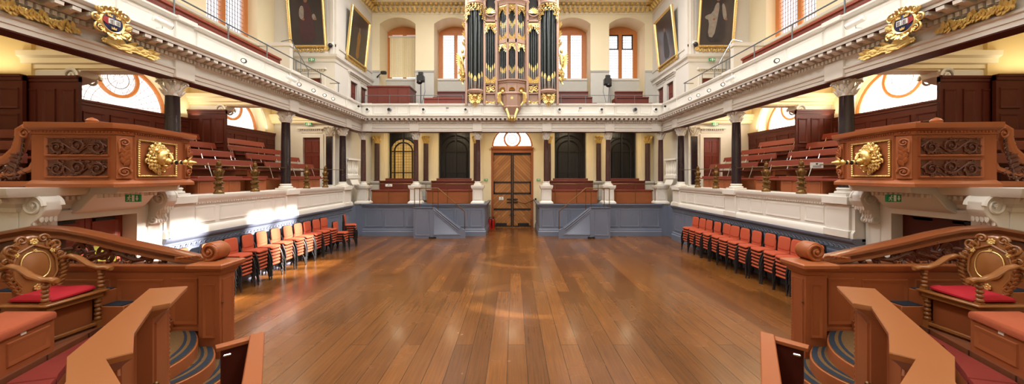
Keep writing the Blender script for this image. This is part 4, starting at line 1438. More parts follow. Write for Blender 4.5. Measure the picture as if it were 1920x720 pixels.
def shade(name, fr, w, h, seed, kind='top', mt='gold'):
    """pierced foliage filling the head (V cut out below) or the foot of a pipe flat"""
    rd = random.Random(seed)
    q = MB().frame(*fr)
    for sg in (-1, 1):
        n = 5
        for k in range(n):
            t_ = k / (n - 1)
            x = sg * w * (.08 + .38 * t_)
            L = h * (.35 + .6 * t_)
            y0 = 0
            q.spiral((x, (-.14 if kind == 'top' else .14) * h - 0, .02), w * .1, 1.5, w * .022, a0=rd.uniform(0, 6), dirn=sg)
            for j in range(3 + int(4 * t_)):
                yy = L * (j + .3) / (3 + int(4 * t_))
                dy = -1 if kind == 'top' else 1
                a = rd.uniform(-.8, .8)
                q.leaf((x + rd.uniform(-.03, .03) * w, dy * yy, .01), (math.sin(a), dy * math.cos(a), .1), (0, 0, 1), h * .26, w * .13, .02, .3)
                if j % 2 == 0:
                    q.spiral((x + rd.uniform(-.05, .05) * w, dy * yy, .025), w * .075, 1.3, w * .02, a0=rd.uniform(0, 6), dirn=-sg, n=14, seg=5)
    if kind == 'top':
        q.box(-w * .5, w * .5, -.03, .03, -.02, .03)
    return q.build(name, mt, org)


for sg in (-1, 1):
    # round tower
    cx, cy, R_ = sg * 1.695, OY + .38, .37
    for k in range(5):
        a = pi * (k - 2) / 5.4
        r = (.07, .08, .1, .08, .07)[k]
        opipe(cx + R_ * .85 * math.sin(a), cy - R_ * 1.0 * math.cos(a), 6.82, 7.42 - .13 * (2 - abs(k - 2)) + .08, 10.6, r)
    b = MB()
    b.lathe([(.28, 6.55), (.42, 6.64), (.46, 6.74), (.44, 6.8), (.4, 6.82)], (cx, cy, 0), 24)
    b.lathe([(.42, 10.75), (.46, 10.8), (.46, 10.92), (.52, 11.0), (.54, 11.15), (.3, 11.2)], (cx, cy, 0), 24)
    for x in (cx - .42, cx + .42):
        b.box(x - .05, x + .05, cy - .1, cy + .1, 6.7, 10.9)
    b.build('tower_cornice', 'pink', org)
    # curved head of pierced foliage
    q = MB()
    rd = random.Random(4)
    for k in range(11):
        a = pi * (k - 5) / 12
        o = V((cx + (R_ + .12) * math.sin(a), cy - (R_ + .12) * math.cos(a), 10.72))
        u = V((math.cos(a), math.sin(a), 0)); n = V((math.sin(a), -math.cos(a), 0))
        q.frame(o, u, (0, 0, 1), n)
        Lh = .3 + .14 * abs(k - 5)
        for j in range(int(Lh / .09)):
            q.leaf((rd.uniform(-.04, .04), -.09 * j, 0), (rd.uniform(-.8, .8), -1, .1), (0, 0, 1), .16, .07, .025, .35)
            q.spiral((rd.uniform(-.04, .04), -.09 * j - .04, .02), .045, 1.3, .012, a0=rd.uniform(0, 6), n=12, seg=5)
    q.F = ID
    q.build('pipe_shade', 'gold', org)
    # winged cherub corbel under the tower
    q = MB()
    q.ball((cx, cy - .36, 6.48), (.075, .07, .09), 12, 8)
    q.ball((cx, cy - .3, 6.34), (.1, .08, .12), 12, 8)
    q.lathe([(.02, 6.02), (.05, 6.06), (.09, 6.2), (.16, 6.34), (.2, 6.45)], (cx, cy - .22, 0), 12)
    for w in (-1, 1):
        for k in range(6):
            q.leaf((cx + w * .07, cy - .33, 6.42 - k * .03), (w, .1, .75 - k * .3), (0, -1, 0), .34 - k * .025, .09, .03, .2)
        q.tube([(cx + w * .09, cy - .36, 6.38), (cx + w * .17, cy - .4, 6.3), (cx + w * .22, cy - .38, 6.42)], [.03, .025, .02], 6)
        q.tube([(cx + w * .05, cy - .34, 6.26), (cx + w * .12, cy - .38, 6.14), (cx + w * .07, cy - .33, 6.04)], [.04, .03, .018], 6)
    for k in range(10):
        a = pi * (k - 4.5) / 10
        q.leaf((cx + .3 * math.sin(a), cy - .3 * math.cos(a), 6.62), (math.sin(a), -math.cos(a), -1.6), (math.sin(a), -math.cos(a), 0), .22, .1, .03, .3)
    q.build('cherub_corbel', 'gold', org)
    # flat of five pipes
    fx = sg * 1.0
    for k in range(5):
        x = fx + (k - 2) * .095
        opipe(x, OY + .22, 7.3 + .07 * abs(k - 2) - .05, 7.72 + .09 * abs(k - 2), 9.9 - .0 * k, .044)
    shade('pipe_shade', ((fx, OY + .13, 9.86), (1, 0, 0), (0, 0, 1), (0, -1, 0)), .5, .46, 7, 'top')
    shade('foot_carving', ((fx, OY + .13, 7.12), (1, 0, 0), (0, 0, 1), (0, -1, 0)), .48, .3, 8, 'bottom', 'goldl')
    q = MB().frame((fx - .25, OY + .2, 6.68), (1, 0, 0), (0, 0, 1), (0, -1, 0)); q.vine(.5, .34, 9, dense=1.6)
    q.build('pierced_panel', 'gold', org)
    q = MB(); q.box(fx - .27, fx + .27, OY + .16, OY + .3, 6.62, 6.67); q.box(fx - .27, fx + .27, OY + .14, OY + .3, 7.04, 7.1); q.box(fx - .28, fx + .28, OY + .1, OY + .35, 9.95, 10.02)
    q.frame((fx, OY + .1, 10.45), (1, 0, 0), (0, 0, 1), (0, -1, 0))
    q.tube([(.26 * math.cos(a), .26 * math.sin(a), 0) for a in [pi + pi * k / 14 for k in range(15)]], .035, 8)
    q.F = ID; q.extr  # lunette under the trophy
    q.box(fx - .27, fx + .27, OY + .2, OY + .34, 10.02, 10.28)
    q.build('flat_cornice', 'pink', org)
    q = MB().frame((fx, OY + .1, 10.46), (1, 0, 0), (0, 0, 1), (0, -1, 0))
    for k in range(9):
        a = pi * k / 8
        q.leaf((0, -.12, 0), (math.cos(a), math.sin(a) * 1.2, .05), (0, 0, 1), .27, .09, .03, .2)
    q.spiral((-.13, -.06, .02), .09, 1.5, .018); q.spiral((.13, -.06, .02), .09, 1.5, .018, a0=pi, dirn=-1)
    q.lathe([(.05, .0), (.02, .08), (.01, .14)], (0, .1, .0), 8)
    q.build('trophy', 'gold', org)
    q = MB().frame((fx, OY + .24, 6.28), (1, 0, 0), (0, 0, 1), (0, -1, 0))
    pts = [(-.36 + .72 * k / 12, .12 - .2 * math.sin(pi * k / 12), .02) for k in range(13)]
    q.tube(pts, .025, 6)
    rd = random.Random(12)
    for x, y, z in pts:
        for j in range(3):
            a = rd.uniform(0, 6.28)
            q.leaf((x, y, .02), (math.cos(a), math.sin(a), .1), (0, 0, 1), .1, .06, .03, .3)
    q.rosette((-.36, .14, .03), .08); q.rosette((.36, .14, .03), .08)
    q.build('garland', 'goldl', org)
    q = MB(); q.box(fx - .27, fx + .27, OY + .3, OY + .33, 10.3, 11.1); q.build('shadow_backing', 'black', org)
    # standing side wing figure
    q = MB()
    wx = sg * 2.36
    q.lathe([(.03, 7.2), (.06, 7.3), (.13, 7.55), (.16, 7.7), (.1, 7.78)], (wx, OY + .6, 0), 12)
    q.tube([(wx, OY + .6, 7.78), (wx + .02 * sg, OY + .58, 8.1), (wx, OY + .6, 8.45), (wx - .02, OY + .6, 8.62)], [.11, .1, .12, .05], 10)
    q.ball((wx, OY + .58, 8.74), (.075, .075, .095), 12, 8)
    q.tube([(wx, OY + .6, 8.5), (wx + .14 * sg, OY + .5, 8.4), (wx + .05 * sg, OY + .42, 8.2)], [.045, .035, .025], 8)
    q.tube([(wx - .1 * sg, OY + .58, 8.5), (wx - .16 * sg, OY + .5, 8.65), (wx - .12 * sg, OY + .48, 8.95)], [.045, .035, .025], 8)
    for k in range(9):
        q.leaf((wx + .07 * sg, OY + .66, 8.45 - k * .05), (sg, 0, .9 - k * .28), (0, -1, 0), .36 - .02 * k, .1, .03, .2)
    for k in range(14):
        a = rd.uniform(0, 6.28)
        q.leaf((wx + rd.uniform(-.06, .06), OY + .5, 7.25 + k * .04), (math.cos(a), -.3, math.sin(a)), (0, -1, 0), .2, .09, .03, .3)
    for k in range(16):
        q.leaf((wx - .12 * sg, OY + .5, 8.9 + k * .07), (sg * math.sin(k), -.2, .8), (0, -1, 0), .2, .09, .03, .3)
    q.build('wing_carving', 'goldl', org)
# three sided centre
FAC = (((-.66, OY + .25), (-.22, OY)), ((-.22, OY), (.22, OY)), ((.22, OY), (.66, OY + .25)))
b = MB()
PC = [(-.7, OY + .3), (-.66, OY + .22), (-.21, OY - .04), (.21, OY - .04), (.66, OY + .22), (.7, OY + .3)]
b.sweep(PC, [(0, 7.1), (.03, 7.1), (.04, 7.16), (.1, 7.2), (.1, 7.25), (-.1, 7.25), (-.1, 7.1)], side=-1)
b.sweep(PC, [(0, 8.93), (.03, 8.93), (.03, 9.1), (-.05, 9.1), (-.05, 8.93)], side=-1)
b.sweep(PC, [(0, 10.7), (.04, 10.7), (.06, 10.8), (.14, 10.88), (.14, 10.95), (-.2, 10.95), (-.2, 10.7)], side=-1)
for x, y in PC[1:5]:
    b.box(x - .055, x + .055, y - .03, y + .08, 7.2, 10.8)
b.extz([(-.72, OY + .3), (-.66, OY + .22), (-.21, OY - .04), (.21, OY - .04), (.66, OY + .22), (.72, OY + .3)], 6.62, 6.7)
b.build('centre_frame', 'pink', org)
for i, ((xa, ya), (xb, yb)) in enumerate(FAC):
    n = 4 if i != 1 else 5
    d = V((xb - xa, yb - ya, 0)); L = d.length; d.normalize(); nn = V((d.y, -d.x, 0))
    for lo in (True, False):
        for k in range(n):
            u = L * (k + .5) / n * .76 + L * .12
            p = V((xa, ya, 0)) + d * u - nn * .1
            v_ = abs(k - (n - 1) / 2)
            r = L * .76 / n * .46
            if lo:
                opipe(p.x, p.y, 7.25, 7.62 + .08 * v_, 8.75, r)
            else:
                opipe(p.x, p.y, 9.18 + .06 * v_, 9.72 + .1 * v_, 10.6, r)
    mid = V(((xa + xb) / 2, (ya + yb) / 2, 0))
    for z, h, kd in ((8.93, .4, 'top'), (9.1, .3, 'bottom'), (10.68, .5, 'top')):
        shade('pipe_shade', ((mid.x, mid.y, z), d, (0, 0, 1), nn), L * .86, h, 20 + i + int(z), kd)
    # gilded niche below
    q = MB().frame((mid.x, mid.y, 6.75), d, (0, 0, 1), nn)
    w = L * .32
    q.loops([[(w * c * math.cos(a), w * c * math.sin(a), zz) for a in [pi * k / 12 for k in range(13)]] for c, zz in ((1.0, .02), (.95, -.03), (.7, -.12), (.35, -.16), (.05, -.17))], cap=False)
    q.build('gilded_niche', 'gold', org)
    q = MB().frame((mid.x, mid.y, 6.7), d, (0, 0, 1), nn)
    A = q.arch(-w, w, 0.05, .05, .05 + w, 12)[1:-1]
    q.extr([(L * .5, .42), (-L * .5, .42), (-L * .5, 0), (-w, 0)] + A[::-1] + [(w, 0), (L * .5, 0)], -.05, .03)
    q.build('niche_panel', 'pink', org)
b = MB()
L = []
for w, y, z in ((.42, OY - .26, 6.62), (.44, OY - .28, 6.55), (.4, OY - .24, 6.5), (.38, OY - .22, 6.0), (.42, OY - .26, 5.95), (.4, OY - .24, 5.9), (.2, OY - .1, 5.6), (.06, OY + .0, 5.32)):
    L.append([(-w, y + .12, z), (-w * .6, y, z), (w * .6, y, z), (w, y + .12, z), (w, OY + .4, z), (-w, OY + .4, z)])
b.loops(L)
b.build('centre_corbel', 'pink', org, smooth=20)
q = MB()
for sx in (-1, 1):
    q.tube([(sx * .6, OY - .05, 6.6), (sx * .64, OY - .1, 6.4), (sx * .5, OY - .15, 6.15), (sx * .4, OY - .18, 6.0)], [.07, .06, .05, .03], 8)
    q.ball((sx * .42, OY - .3, 6.62), (.07, .06, .08), 10, 6)
    for k in range(8):
        q.leaf((sx * .5, OY - .16, 6.62 - k * .07), (sx * .6, -.5, -.6 + .1 * k), (0, -1, 0), .24, .1, .03, .3)
        q.leaf((sx * (.22 - k * .02), OY - .2 + k * .02, 5.9 - k * .06), (sx * .3, -.3, -1), (0, -1, 0), .2, .08, .03, .2)
q.frame((0, OY - .36, 6.28), (1, 0, 0), (0, 0, 1), (0, -1, 0)); q.rosette((0, 0, .13), .07, 8)
q.F = ID
q.build('corbel_carving', 'goldl', org)
q = MB(); q.ball((0, OY - .06, 5.42), (.13, .12, .13), 14, 8)
for k in range(10):
    a = 2 * pi * k / 10
    q.leaf((.08 * math.cos(a), OY - .06 + .08 * math.sin(a), 5.36), (math.cos(a), math.sin(a), .9), (math.cos(a), math.sin(a), 0), .2, .09, .03, .3)
q.build('gilt_pendant', 'gold', org)

# far gallery red seating between the piers
for lb, x0, x1, kind in (('closed red panelled box', -7.05, -5.0, 'box'), ('stepped red bench', -4.15, -2.25, 'step'), ('stepped red bench', 2.25, 4.2, 'step'), ('stepped red bench', 5.3, 7.1, 'step')):
    where = {-7.05: 'under the blind window', -4.15: 'just left of the organ', 2.25: 'just right of the organ', 5.3: 'by the far right window'}[x0]
    t = thing('gallery_bench' if kind == 'step' else 'screen_box', '%s on the far gallery %s' % (lb, where), 'bench', ((x0 + x1) / 2, 17.8, 5.8))
    if kind == 'box':
        b = MB(); b.box(x0, x1, 16.9, 18.0, 5.7, 7.12); b.build('body', 'redd', t)
        b = MB(); b.box(x0 - .03, x1 + .03, 16.86, 18.04, 7.12, 7.2); b.build('top', 'redd', t, bevel=.01)
        b = MB().frame((x0, 16.9, 0), (1, 0, 0), (0, 0, 1), (0, -1, 0))
        for k in range(4):
            b.panel(.06 + k * .5, .5 + k * .5, 6.2, 7.05, 0, .015, .05)
        b.build('panel_moulding', 'redd', t)
    else:
        for k in range(3):
            y = 17.2 + k * .62
            q = MB(); q.box(x0 + .08 * k, x1 - .08 * k, y, y + .08, 5.7, 6.35 + .44 * k); q.box(x0 + .08 * k, x1 - .08 * k, y - .05, y + .13, 6.35 + .44 * k, 6.42 + .44 * k); q.build('backrest', 'redd', t, bevel=.008)
            q = MB(); q.box(x0 + .08 * k, x1 - .08 * k, y + .08, y + .6, 5.6, 6.08 + .44 * k); q.build('seat', 'red', t, bevel=.008)
        if x0 < 0:
            q = MB(); q.box(x0 - .1, x1 + .1, 16.7, 16.78, 5.7, 6.5); q.box(x0 - .1, x1 + .1, 16.66, 16.82, 6.5, 6.56)
            q.frame((x0, 16.7, 0), (1, 0, 0), (0, 0, 1), (0, -1, 0)); q.panel(.05, .9, 6.15, 6.45, 0, .012, .04); q.panel(1.0, 1.8, 6.15, 6.45, 0, .012, .04)
            q.build('front_panel', 'red', t, bevel=.008)
b = MB(); b.box(-7.5, 7.5, 16.25, 20.2, 5.5, 5.72); struct(b.build('floor_far_gallery', 'pan', smooth=0))
# upper side galleries: red wainscot backs of the top benches
for s, side in SIDES:
    set_side(s)
    t = thing('gallery_bench', 'long red panelled bench back along the upper gallery on the %s' % side, 'bench', (-8.2, 8, 6.1))
    b = MB(); b.box(-8.3, -8.0, 3.2, 12.0, 6.05, 6.8); b.build('backrest', 'redd', t)
    b = MB(); b.box(-8.33, -7.96, 3.2, 12.03, 6.8, 6.87); b.build('top_rail', 'red', t, bevel=.01)
    b = MB(); b.box(-9.0, -8.3, 3.2, 11.5, 6.05, 6.75); b.build('seat', 'red', t)
    b = MB().frame((-8.0, 3.2, 0), (0, 1, 0), (0, 0, 1), (1, 0, 0))
    for k in range(11):
        b.panel(.06 + k * .8, .78 + k * .8, 6.3, 6.74, 0, .012, .05)
    b.build('panel_moulding', 'redd', t)
    t = thing('stair_wall', 'low cream stair wall with cap at the far end of the %s upper gallery' % side, 'wall', (-9.4, 14.2, 6.1))
    b = MB(); b.box(-10.15, -8.9, 13.9, 14.1, 6.1, 8.0); b.build('body', 'white', t)
    b = MB(); b.box(-10.18, -8.84, 13.84, 14.16, 8.0, 8.14); b.build('cap', 'white', t, bevel=.01)
    # steel guard rail
    t = thing('guard_rail', 'thin grey steel guard rail along the top of the %s gallery front' % side, 'rail', (-7.1, 9, 6.17))
    ps = [3.4, 4.7, 6.05, 7.34, 8.73, 10.1, 11.45, 12.9, 14.2]
    for y in ps:
        q = MB(); q.tube([(-7.1, y, 6.17), (-7.1, y, 6.62)], .016, 6); q.build('post', 'steel', t)
    q = MB(); q.tube([(-7.1, 3.2, 6.62), (-7.1, 14.3, 6.62)], .02, 8); q.tube([(-7.1, 14.3, 6.62), (-7.5, 14.3, 6.62)], .016, 6); q.build('rail', 'steel', t)
    t = thing('stair_rail', 'sloping grey steel hand rail beside the stair door on the %s upper gallery' % side, 'rail', (-8.4, 13, 6.17))
    q = MB(); q.tube([(-8.9, 13.4, 8.0), (-8.4, 13.2, 8.0), (-7.5, 12.8, 6.7), (-7.5, 12.8, 6.2)], .018, 6); q.tube([(-8.3, 13.2, 7.8), (-8.3, 13.2, 6.2)], .014, 6); q.tube([(-7.9, 13.0, 7.3), (-7.9, 13.0, 6.2)], .014, 6)
    q.build('rail', 'steel', t)
    t_ = None
set_side(-1)
b = MB()
for x in [-6.8 + 1.0 * k for k in range(5)] + [2.8 + 1.0 * k for k in range(5)]:
    pass
for a, c, lb in ((-6.9, -2.3, 'left'), (2.3, 6.9, 'right')):
    t = thing('guard_rail', 'thin grey steel guard rail on the far gallery %s of the organ' % lb, 'rail', ((a + c) / 2, YF + .06, 6.17))
    for k in range(5):
        x = a + (c - a) * k / 4
        q = MB(); q.tube([(x, YF + .06, 6.17), (x, YF + .06, 6.58)], .013, 6); q.build('post', 'steel', t)
    q = MB(); q.tube([(a, YF + .06, 6.58), (c, YF + .06, 6.58)], .015, 6); q.build('rail', 'steel', t)
# ================================================================= PAINTINGS
def painting(label, o, u, n, w, h, lean, fig):
    """o bottom corner on the wall, u along it, n off the wall; leans out by `lean` at the top"""
    u, n = V(u).normalized(), V(n).normalized()
    up = (V((0, 0, h)) + n * lean).normalized()
    nn = u.cross(up)
    if nn.dot(n) < 0:
        o = V(o) + u * w; u = -u; nn = u.cross(up)
    t = thing('framed_painting', label, 'painting', o)
    fr = (V(o) + n * .06, u, up, nn)
    b = MB().frame(*fr)
    f = .11
    prof = [(0, -.04), (0, .05), (.03, .075), (.055, .05), (.085, .045), (.105, .015), (.11, -.02)]
    L = [[(i, i, d), (w - i, i, d), (w - i, h - i, d), (i, h - i, d)] for i, d in prof]
    b.loops(L, cap=False)
    for k in range(int(w / .09)):
        for v in (.045, h - .045):
            b.ball((.05 + k * .09, v, .06), (.035, .02, .02), 6, 4)
    for k in range(int(h / .09)):
        for uu in (.045, w - .045):
            b.ball((uu, .05 + k * .09, .06), (.02, .035, .02), 6, 4)
    b.build('gilt_frame', 'gold', t)
    b = MB().frame(*fr); b.box(f - .01, w - f + .01, f - .01, h - f + .01, -.04, 0.0)
    b.build('canvas', 'canvas', t)
    b = MB().frame(*fr)
    b.vine(w * 1.02, .2, 77, x0=-w * .01, y0=-.2, z=-.02, thick=.016, dense=1.6)
    for sx in (0, w):
        b.rosette((sx, -.05, .02), .12, 7)
    b.build('carved_apron', 'gold', t)
    cx = w * .5
    parts = {
        'bishop': [('robe', 'robed', [(-.36, .15), (.34, .15), (.3, .9), (.2, 1.5), (.1, 1.75), (-.12, 1.75), (-.24, 1.5), (-.3, .9)]),
                   ('sleeve', 'robew', [(-.3, 1.1), (-.12, 1.0), (-.08, 1.55), (-.2, 1.62), (-.3, 1.4)]),
                   ('sleeve', 'robew', [(.3, 1.0), (.42, 1.08), (.34, 1.3), (.22, 1.2)])],
        'doctor': [('robe', 'robek', [(-.42, .12), (.42, .12), (.36, .9), (.28, 1.6), (.1, 1.8), (-.1, 1.8), (-.3, 1.5), (-.36, .9)]),
                   ('gown', 'robew', [(-.36, .35), (-.1, .3), (.02, 1.0), (.08, 1.72), (-.08, 1.72), (-.2, 1.3), (-.5, 1.2), (-.52, 1.08), (-.32, 1.02)]),
                   ('gown', 'robew', [(.16, 1.72), (.3, 1.62), (.42, 1.1), (.3, 1.0), (.2, 1.3)])],
        'standing': [('robe', 'robeg', [(-.2, .1), (.2, .1), (.14, .7), (.2, 1.1), (.1, 1.4), (-.08, 1.4), (-.18, 1.1), (-.12, .7)])],
        'plain': [('robe', 'robek', [(-.3, .1), (.3, .1), (.22, .9), (.1, 1.4), (-.1, 1.4), (-.22, .9)])],
    }[fig]
    hz = max(y for _, _, P in parts for _, y in P)
    d = .0
    for nme, mt, P in parts:
        d += .004
        b = MB().frame(*fr)
        # rounded outline
        Q = []
        for i in range(len(P)):
            p0, p1 = P[i], P[(i + 1) % len(P)]
            Q += [(cx + p0[0] * .75 + p1[0] * .25, .1 + p0[1] * .75 + p1[1] * .25), (cx + p0[0] * .25 + p1[0] * .75, .1 + p0[1] * .25 + p1[1] * .75)]
        b.extr(Q, -.001, d)
        b.build('painted_' + nme, mt, t)
    b = MB().frame(*fr)
    A = [2 * pi * k / 14 for k in range(14)]
    b.extr([(cx + .075 * math.cos(a), .1 + hz + .07 + .1 * math.sin(a)) for a in A], -.001, .006)
    b.build('painted_face', 'skin', t)
    if fig in ('bishop', 'doctor'):
        b = MB().frame(*fr)
        for x_, y_ in ((-.13, 1.05), (.38, 1.06)):
            b.extr([(cx + x_ + .05 * math.cos(a), .1 + y_ + .05 * math.sin(a)) for a in A], -.001, .014)
        b.build('painted_hand', 'skin', t)


painting('tall gilt framed dark portrait of a robed figure with pale sleeves on the left', (-9.49, YT, 8.3), (1, 0, 0), (0, -1, 0), 1.58, 3.0, .38, 'bishop')
painting('tall gilt framed portrait of a figure in a pale gown on the right', (7.91, YT, 8.3), (1, 0, 0), (0, -1, 0), 1.58, 3.0, .38, 'doctor')
painting('gilt framed dark painting with a small ochre figure, leaning out of the left flank wall', (-XT, 15.8, 8.3), (0, 1, 0), (1, 0, 0), 2.0, 2.35, .24, 'standing')
painting('gilt framed almost black painting leaning out of the right flank wall', (XT, 15.8, 8.3), (0, 1, 0), (-1, 0, 0), 2.0, 2.35, .24, 'plain')

# ================================================================= COATS OF ARMS, GARLANDS, LAMPS
for s, side in SIDES:
    set_side(s)
    Y0 = 5.8
    t = thing('coat_of_arms', 'gilded cartouche with blue shield of crowns and an open book on the %s gallery front' % side, 'coat of arms', (-6.66, Y0, 5.36))
    fr = ((-6.64, Y0, 5.36), (0, 1, 0), (0, 0, 1), (1, 0, 0))
    def FS():
        q_ = MB().frame(*fr); q_.F = q_.F @ Matrix.Diagonal((.84, .8, .9, 1)); return q_
    A = [2 * pi * k / 24 for k in range(24)]
    b = FS(); b.loops([[(.19 * q * math.cos(a), .2 * q * math.sin(a), z) for a in A] for q, z in ((1, -.12), (1, .0), (.9, .03), (.5, .05), (.05, .055))])
    b.build('shield', 'heral', t)
    b = FS(); b.extr([(-.19, -.02), (-.08, -.08), (-.08, .09), (-.17, .07)], .02, .05)
    b.build('shield_quarter', 'heralr', t)
    b = FS()
    b.tube([(.2 * math.cos(a), .21 * math.sin(a), .02) for a in A], .03, 6, closed=True)
    rd = random.Random(2)
    for k in range(26):
        a = 2 * pi * k / 26
        b.leaf((.21 * math.cos(a), .22 * math.sin(a), 0), (math.cos(a + rd.uniform(-.7, .7)), math.sin(a + rd.uniform(-.7, .7)), .15), (0, 0, 1), .13, .075, .03, .35)
    for x, y, r in ((-.2, .2, .09), (.2, .2, .09), (-.22, -.18, .09), (.22, -.18, .09), (0, .27, .07), (0, -.28, .07)):
        b.spiral((x, y, .04), r, 1.6, .02, a0=rd.uniform(0, 6))
    for sx in (-1, 1):
        b.spiral((sx * .27, .0, .03), .08, 1.5, .02, a0=pi / 2)
    b.build('cartouche_frame', 'gold', t)
    b = FS()
    for sx in (-1, 1):
        q = sorted((sx * .005, sx * .1))
        b.loops([[(q[0], -.045, .045), (q[1], -.045, .05), (q[1], .06, .05), (q[0], .06, .045)], [(q[0], -.045, .07), (q[1], -.045, .062), (q[1], .06, .062), (q[0], .06, .07)]])
    bk = b.build('open_book', 'paper', t)
    b = FS()
    for sx in (-1, 1):
        for j in range(4):
            q = sorted((sx * .02, sx * .085))
            b.box(q[0], q[1], -.03 + j * .022, -.022 + j * .022, .06, .071)
    b.build('book_lines', 'ink', bk)
    for x, y in ((-.07, .125), (.07, .125), (0, -.12)):
        b = FS()
        b.extr([(x - .04, y - .025), (x + .04, y - .025), (x + .045, y + .03), (x + .02, y), (x, y + .035), (x - .02, y), (x - .045, y + .03)], .03, .06)
        b.build('crown', 'gold', t)
    b = FS(); b.tube([(.05 + .04 * math.cos(a), .31 + .05 * math.sin(a), 0) for a in [pi * k / 8 for k in range(9)]], .008, 6)
    b.build('hanging_hook', 'black', t)
    for a0, a1, wh in ((4.8, 5.62, 'camera side'), (5.98, 6.8, 'organ side')):
        t = thing('leaf_garland', 'gilded leaf garland on the %s gallery frieze, %s of the coat of arms' % (side, wh), 'garland', (-7.0, (a0 + a1) / 2, 5.15))
        b = MB().frame((-7.03, 0, 0), (0, 1, 0), (0, 0, 1), (1, 0, 0))
        b.tube([(a0, 5.17, .03), ((a0 + a1) / 2, 5.15, .05), (a1, 5.17, .03)], .03, 6)
        rd = random.Random(9)
        dirn = 1 if a1 > 6 else -1
        n = 64
        for k in range(n):
            q = k / n
            u = (a0 if dirn > 0 else a1) + dirn * (a1 - a0) * q
            w = .16 * (1 - q * .6)
            b.leaf((u, 5.16 + rd.uniform(-.03, .03), .03), (dirn, rd.uniform(-1.1, 1.1), .2), (0, 0, 1), .17 * (1 - .3 * q), .085, .035, .4)
            if k % 5 == 0:
                b.rosette((u, 5.17 + rd.uniform(-.03, .03), .05), .06, 6)
        b.build('leaves', 'goldl', t)
    # lamps on the gallery front
    def lamp(pos, d, kind, lb):
        d = V(d).normalized()
        t = thing('spotlight', lb, 'spotlight', pos, 'lamps on the gallery fronts')
        p = V(pos)
        upv = V((0, 0, 1))
        r, L = (.06, .3) if kind == 'can' else (.062, .07)
        b = MB(); b.tube([p - d * L * .5, p - d * L * .45, p + d * L * .5], [r * .6, r, r], 14)
        b.build('housing', 'lampw' if kind == 'can' else 'black', t)
        b = MB(); b.tube([p + d * L * .5, p + d * (L * .5 + .012)], [r * (.82 if kind == 'can' else .66), r * (.8 if kind == 'can' else .64)], 14)
        b.build('lens', 'black' if kind == 'can' else 'lamp', t)
        b = MB(); b.tube([p - upv * r, p - upv * (r + .05), p - upv * (r + .05) + V((-.12, 0, 0))], .012, 6)
        b.build('bracket', 'lampw', t)
    lamp((-6.84, 6.84, 5.83), (.35, 1, -.25), 'can', 'white tubular spotlight on the %s gallery front beyond the coat of arms' % side)
    lamp((-6.84, 10.78, 5.83), (.35, 1, -.25), 'can', 'white tubular spotlight on the %s gallery front above the second column' % side)
    for y, lb in ((8.94, 'alone between two white spotlights'), (11.25, 'first past the second column'), (12.05, 'second past the second column'), (12.75, 'third past the second column'), (13.35, 'fourth past the second column')):
        lamp((-6.87, y, 5.77), (.45, -1, -.15), 'ring', 'round lit lamp on the %s gallery front, %s' % (side, lb))
    lamp((-6.86, 15.5, 5.92), (.5, -1, -.2), 'can', 'white spotlight in the far corner of the %s gallery front' % side)
set_side(-1)
for x, lb, kind in ((-6.7, 'in the left corner', 'w'), (-5.7, 'third panel from the left corner', 'g'), (-4.1, 'below the black tripod light on the left', 'w'), (-2.15, 'just left of the organ', 'w'), (2.2, 'just right of the organ', 'w'), (4.15, 'below the tripod light on the right', 'w'), (5.72, 'second from the right corner', 'g'), (6.66, 'in the right corner', 'w')):
    t = thing('projector_lamp', '%s dark-lensed lamp on the far gallery front %s' % ('white' if kind == 'w' else 'grey', lb), 'spotlight', (x, YF - .12, 5.9), 'lamps on the far gallery front')
    b = MB(); b.lathe([(.05, 0), (.085, -.02), (.085, -.13), (.07, -.15)], (x, YF - .02, 5.88), 14, 'y'); b.build('housing', 'lampw' if kind == 'w' else 'steel', t)
    b = MB(); b.lathe([(.06, -.14), (.058, -.165), (.03, -.168)], (x, YF - .02, 5.88), 14, 'y'); b.build('lens', 'black', t)
    b = MB(); b.box(x - .02, x + .02, YF - .1, YF, 5.74, 5.8); b.build('bracket', 'lampw', t)
for x, lb in ((-3.05, 'left of the organ'), (3.1, 'right of the organ')):
    t = thing('camera_arm', 'tiny white camera on a thin arm on the far gallery front %s' % lb, 'camera', (x, YF - .1, 5.9))
    b = MB(); b.tube([(x, YF, 5.82), (x, YF - .1, 5.86), (x + .06, YF - .16, 5.93)], .012, 6); b.build('arm', 'lampw', t)
    b = MB(); b.box(x + .0, x + .12, YF - .2, YF - .14, 5.92, 5.97); b.build('body', 'steel', t)
for x, z1, sg, lb in ((-4.45, 7.6, 1, 'in front of the pier left of the organ'), (4.65, 7.45, -1, 'in front of the pier right of the organ')):
    t = thing('tripod_light', 'black stage light on a thin stand %s' % lb, 'stage light', (x, 16.9, 5.72))
    b = MB(); b.tube([(x, 16.9, 6.0), (x + (0 if sg > 0 else .1), 16.9, z1 - .2)], .022, 8); b.build('pole', 'black' if sg > 0 else 'steel', t)
    for k in range(3):
        a = 2 * pi * k / 3 + .5
        q = MB(); q.tube([(x, 16.9, 6.35), (x + .4 * math.cos(a), 16.9 + .4 * math.sin(a), 5.73)], .016, 6); q.build('leg', 'black' if sg > 0 else 'steel', t)
    b = MB(); b.cbox(x - .17, x + .17, 16.75, 17.05, z1 - .22, z1 + .1, .03); b.ball((x - .05 * sg, 16.85, z1 - .24), (.15, .14, .1), 10, 6); b.box(x - .1, x + .12, 16.8, 16.95, z1 + .1, z1 + .25); b.build('lamp_head', 'black', t)
    b = MB(); b.tube([(x + .2 * sg, 16.85, z1 - .1), (x + .22 * sg, 16.85, 6.9), (x + .06 * sg, 16.86, 6.3), (x + .2 * sg, 16.8, 5.75)], .012, 5); b.build('cable', 'heral', t)
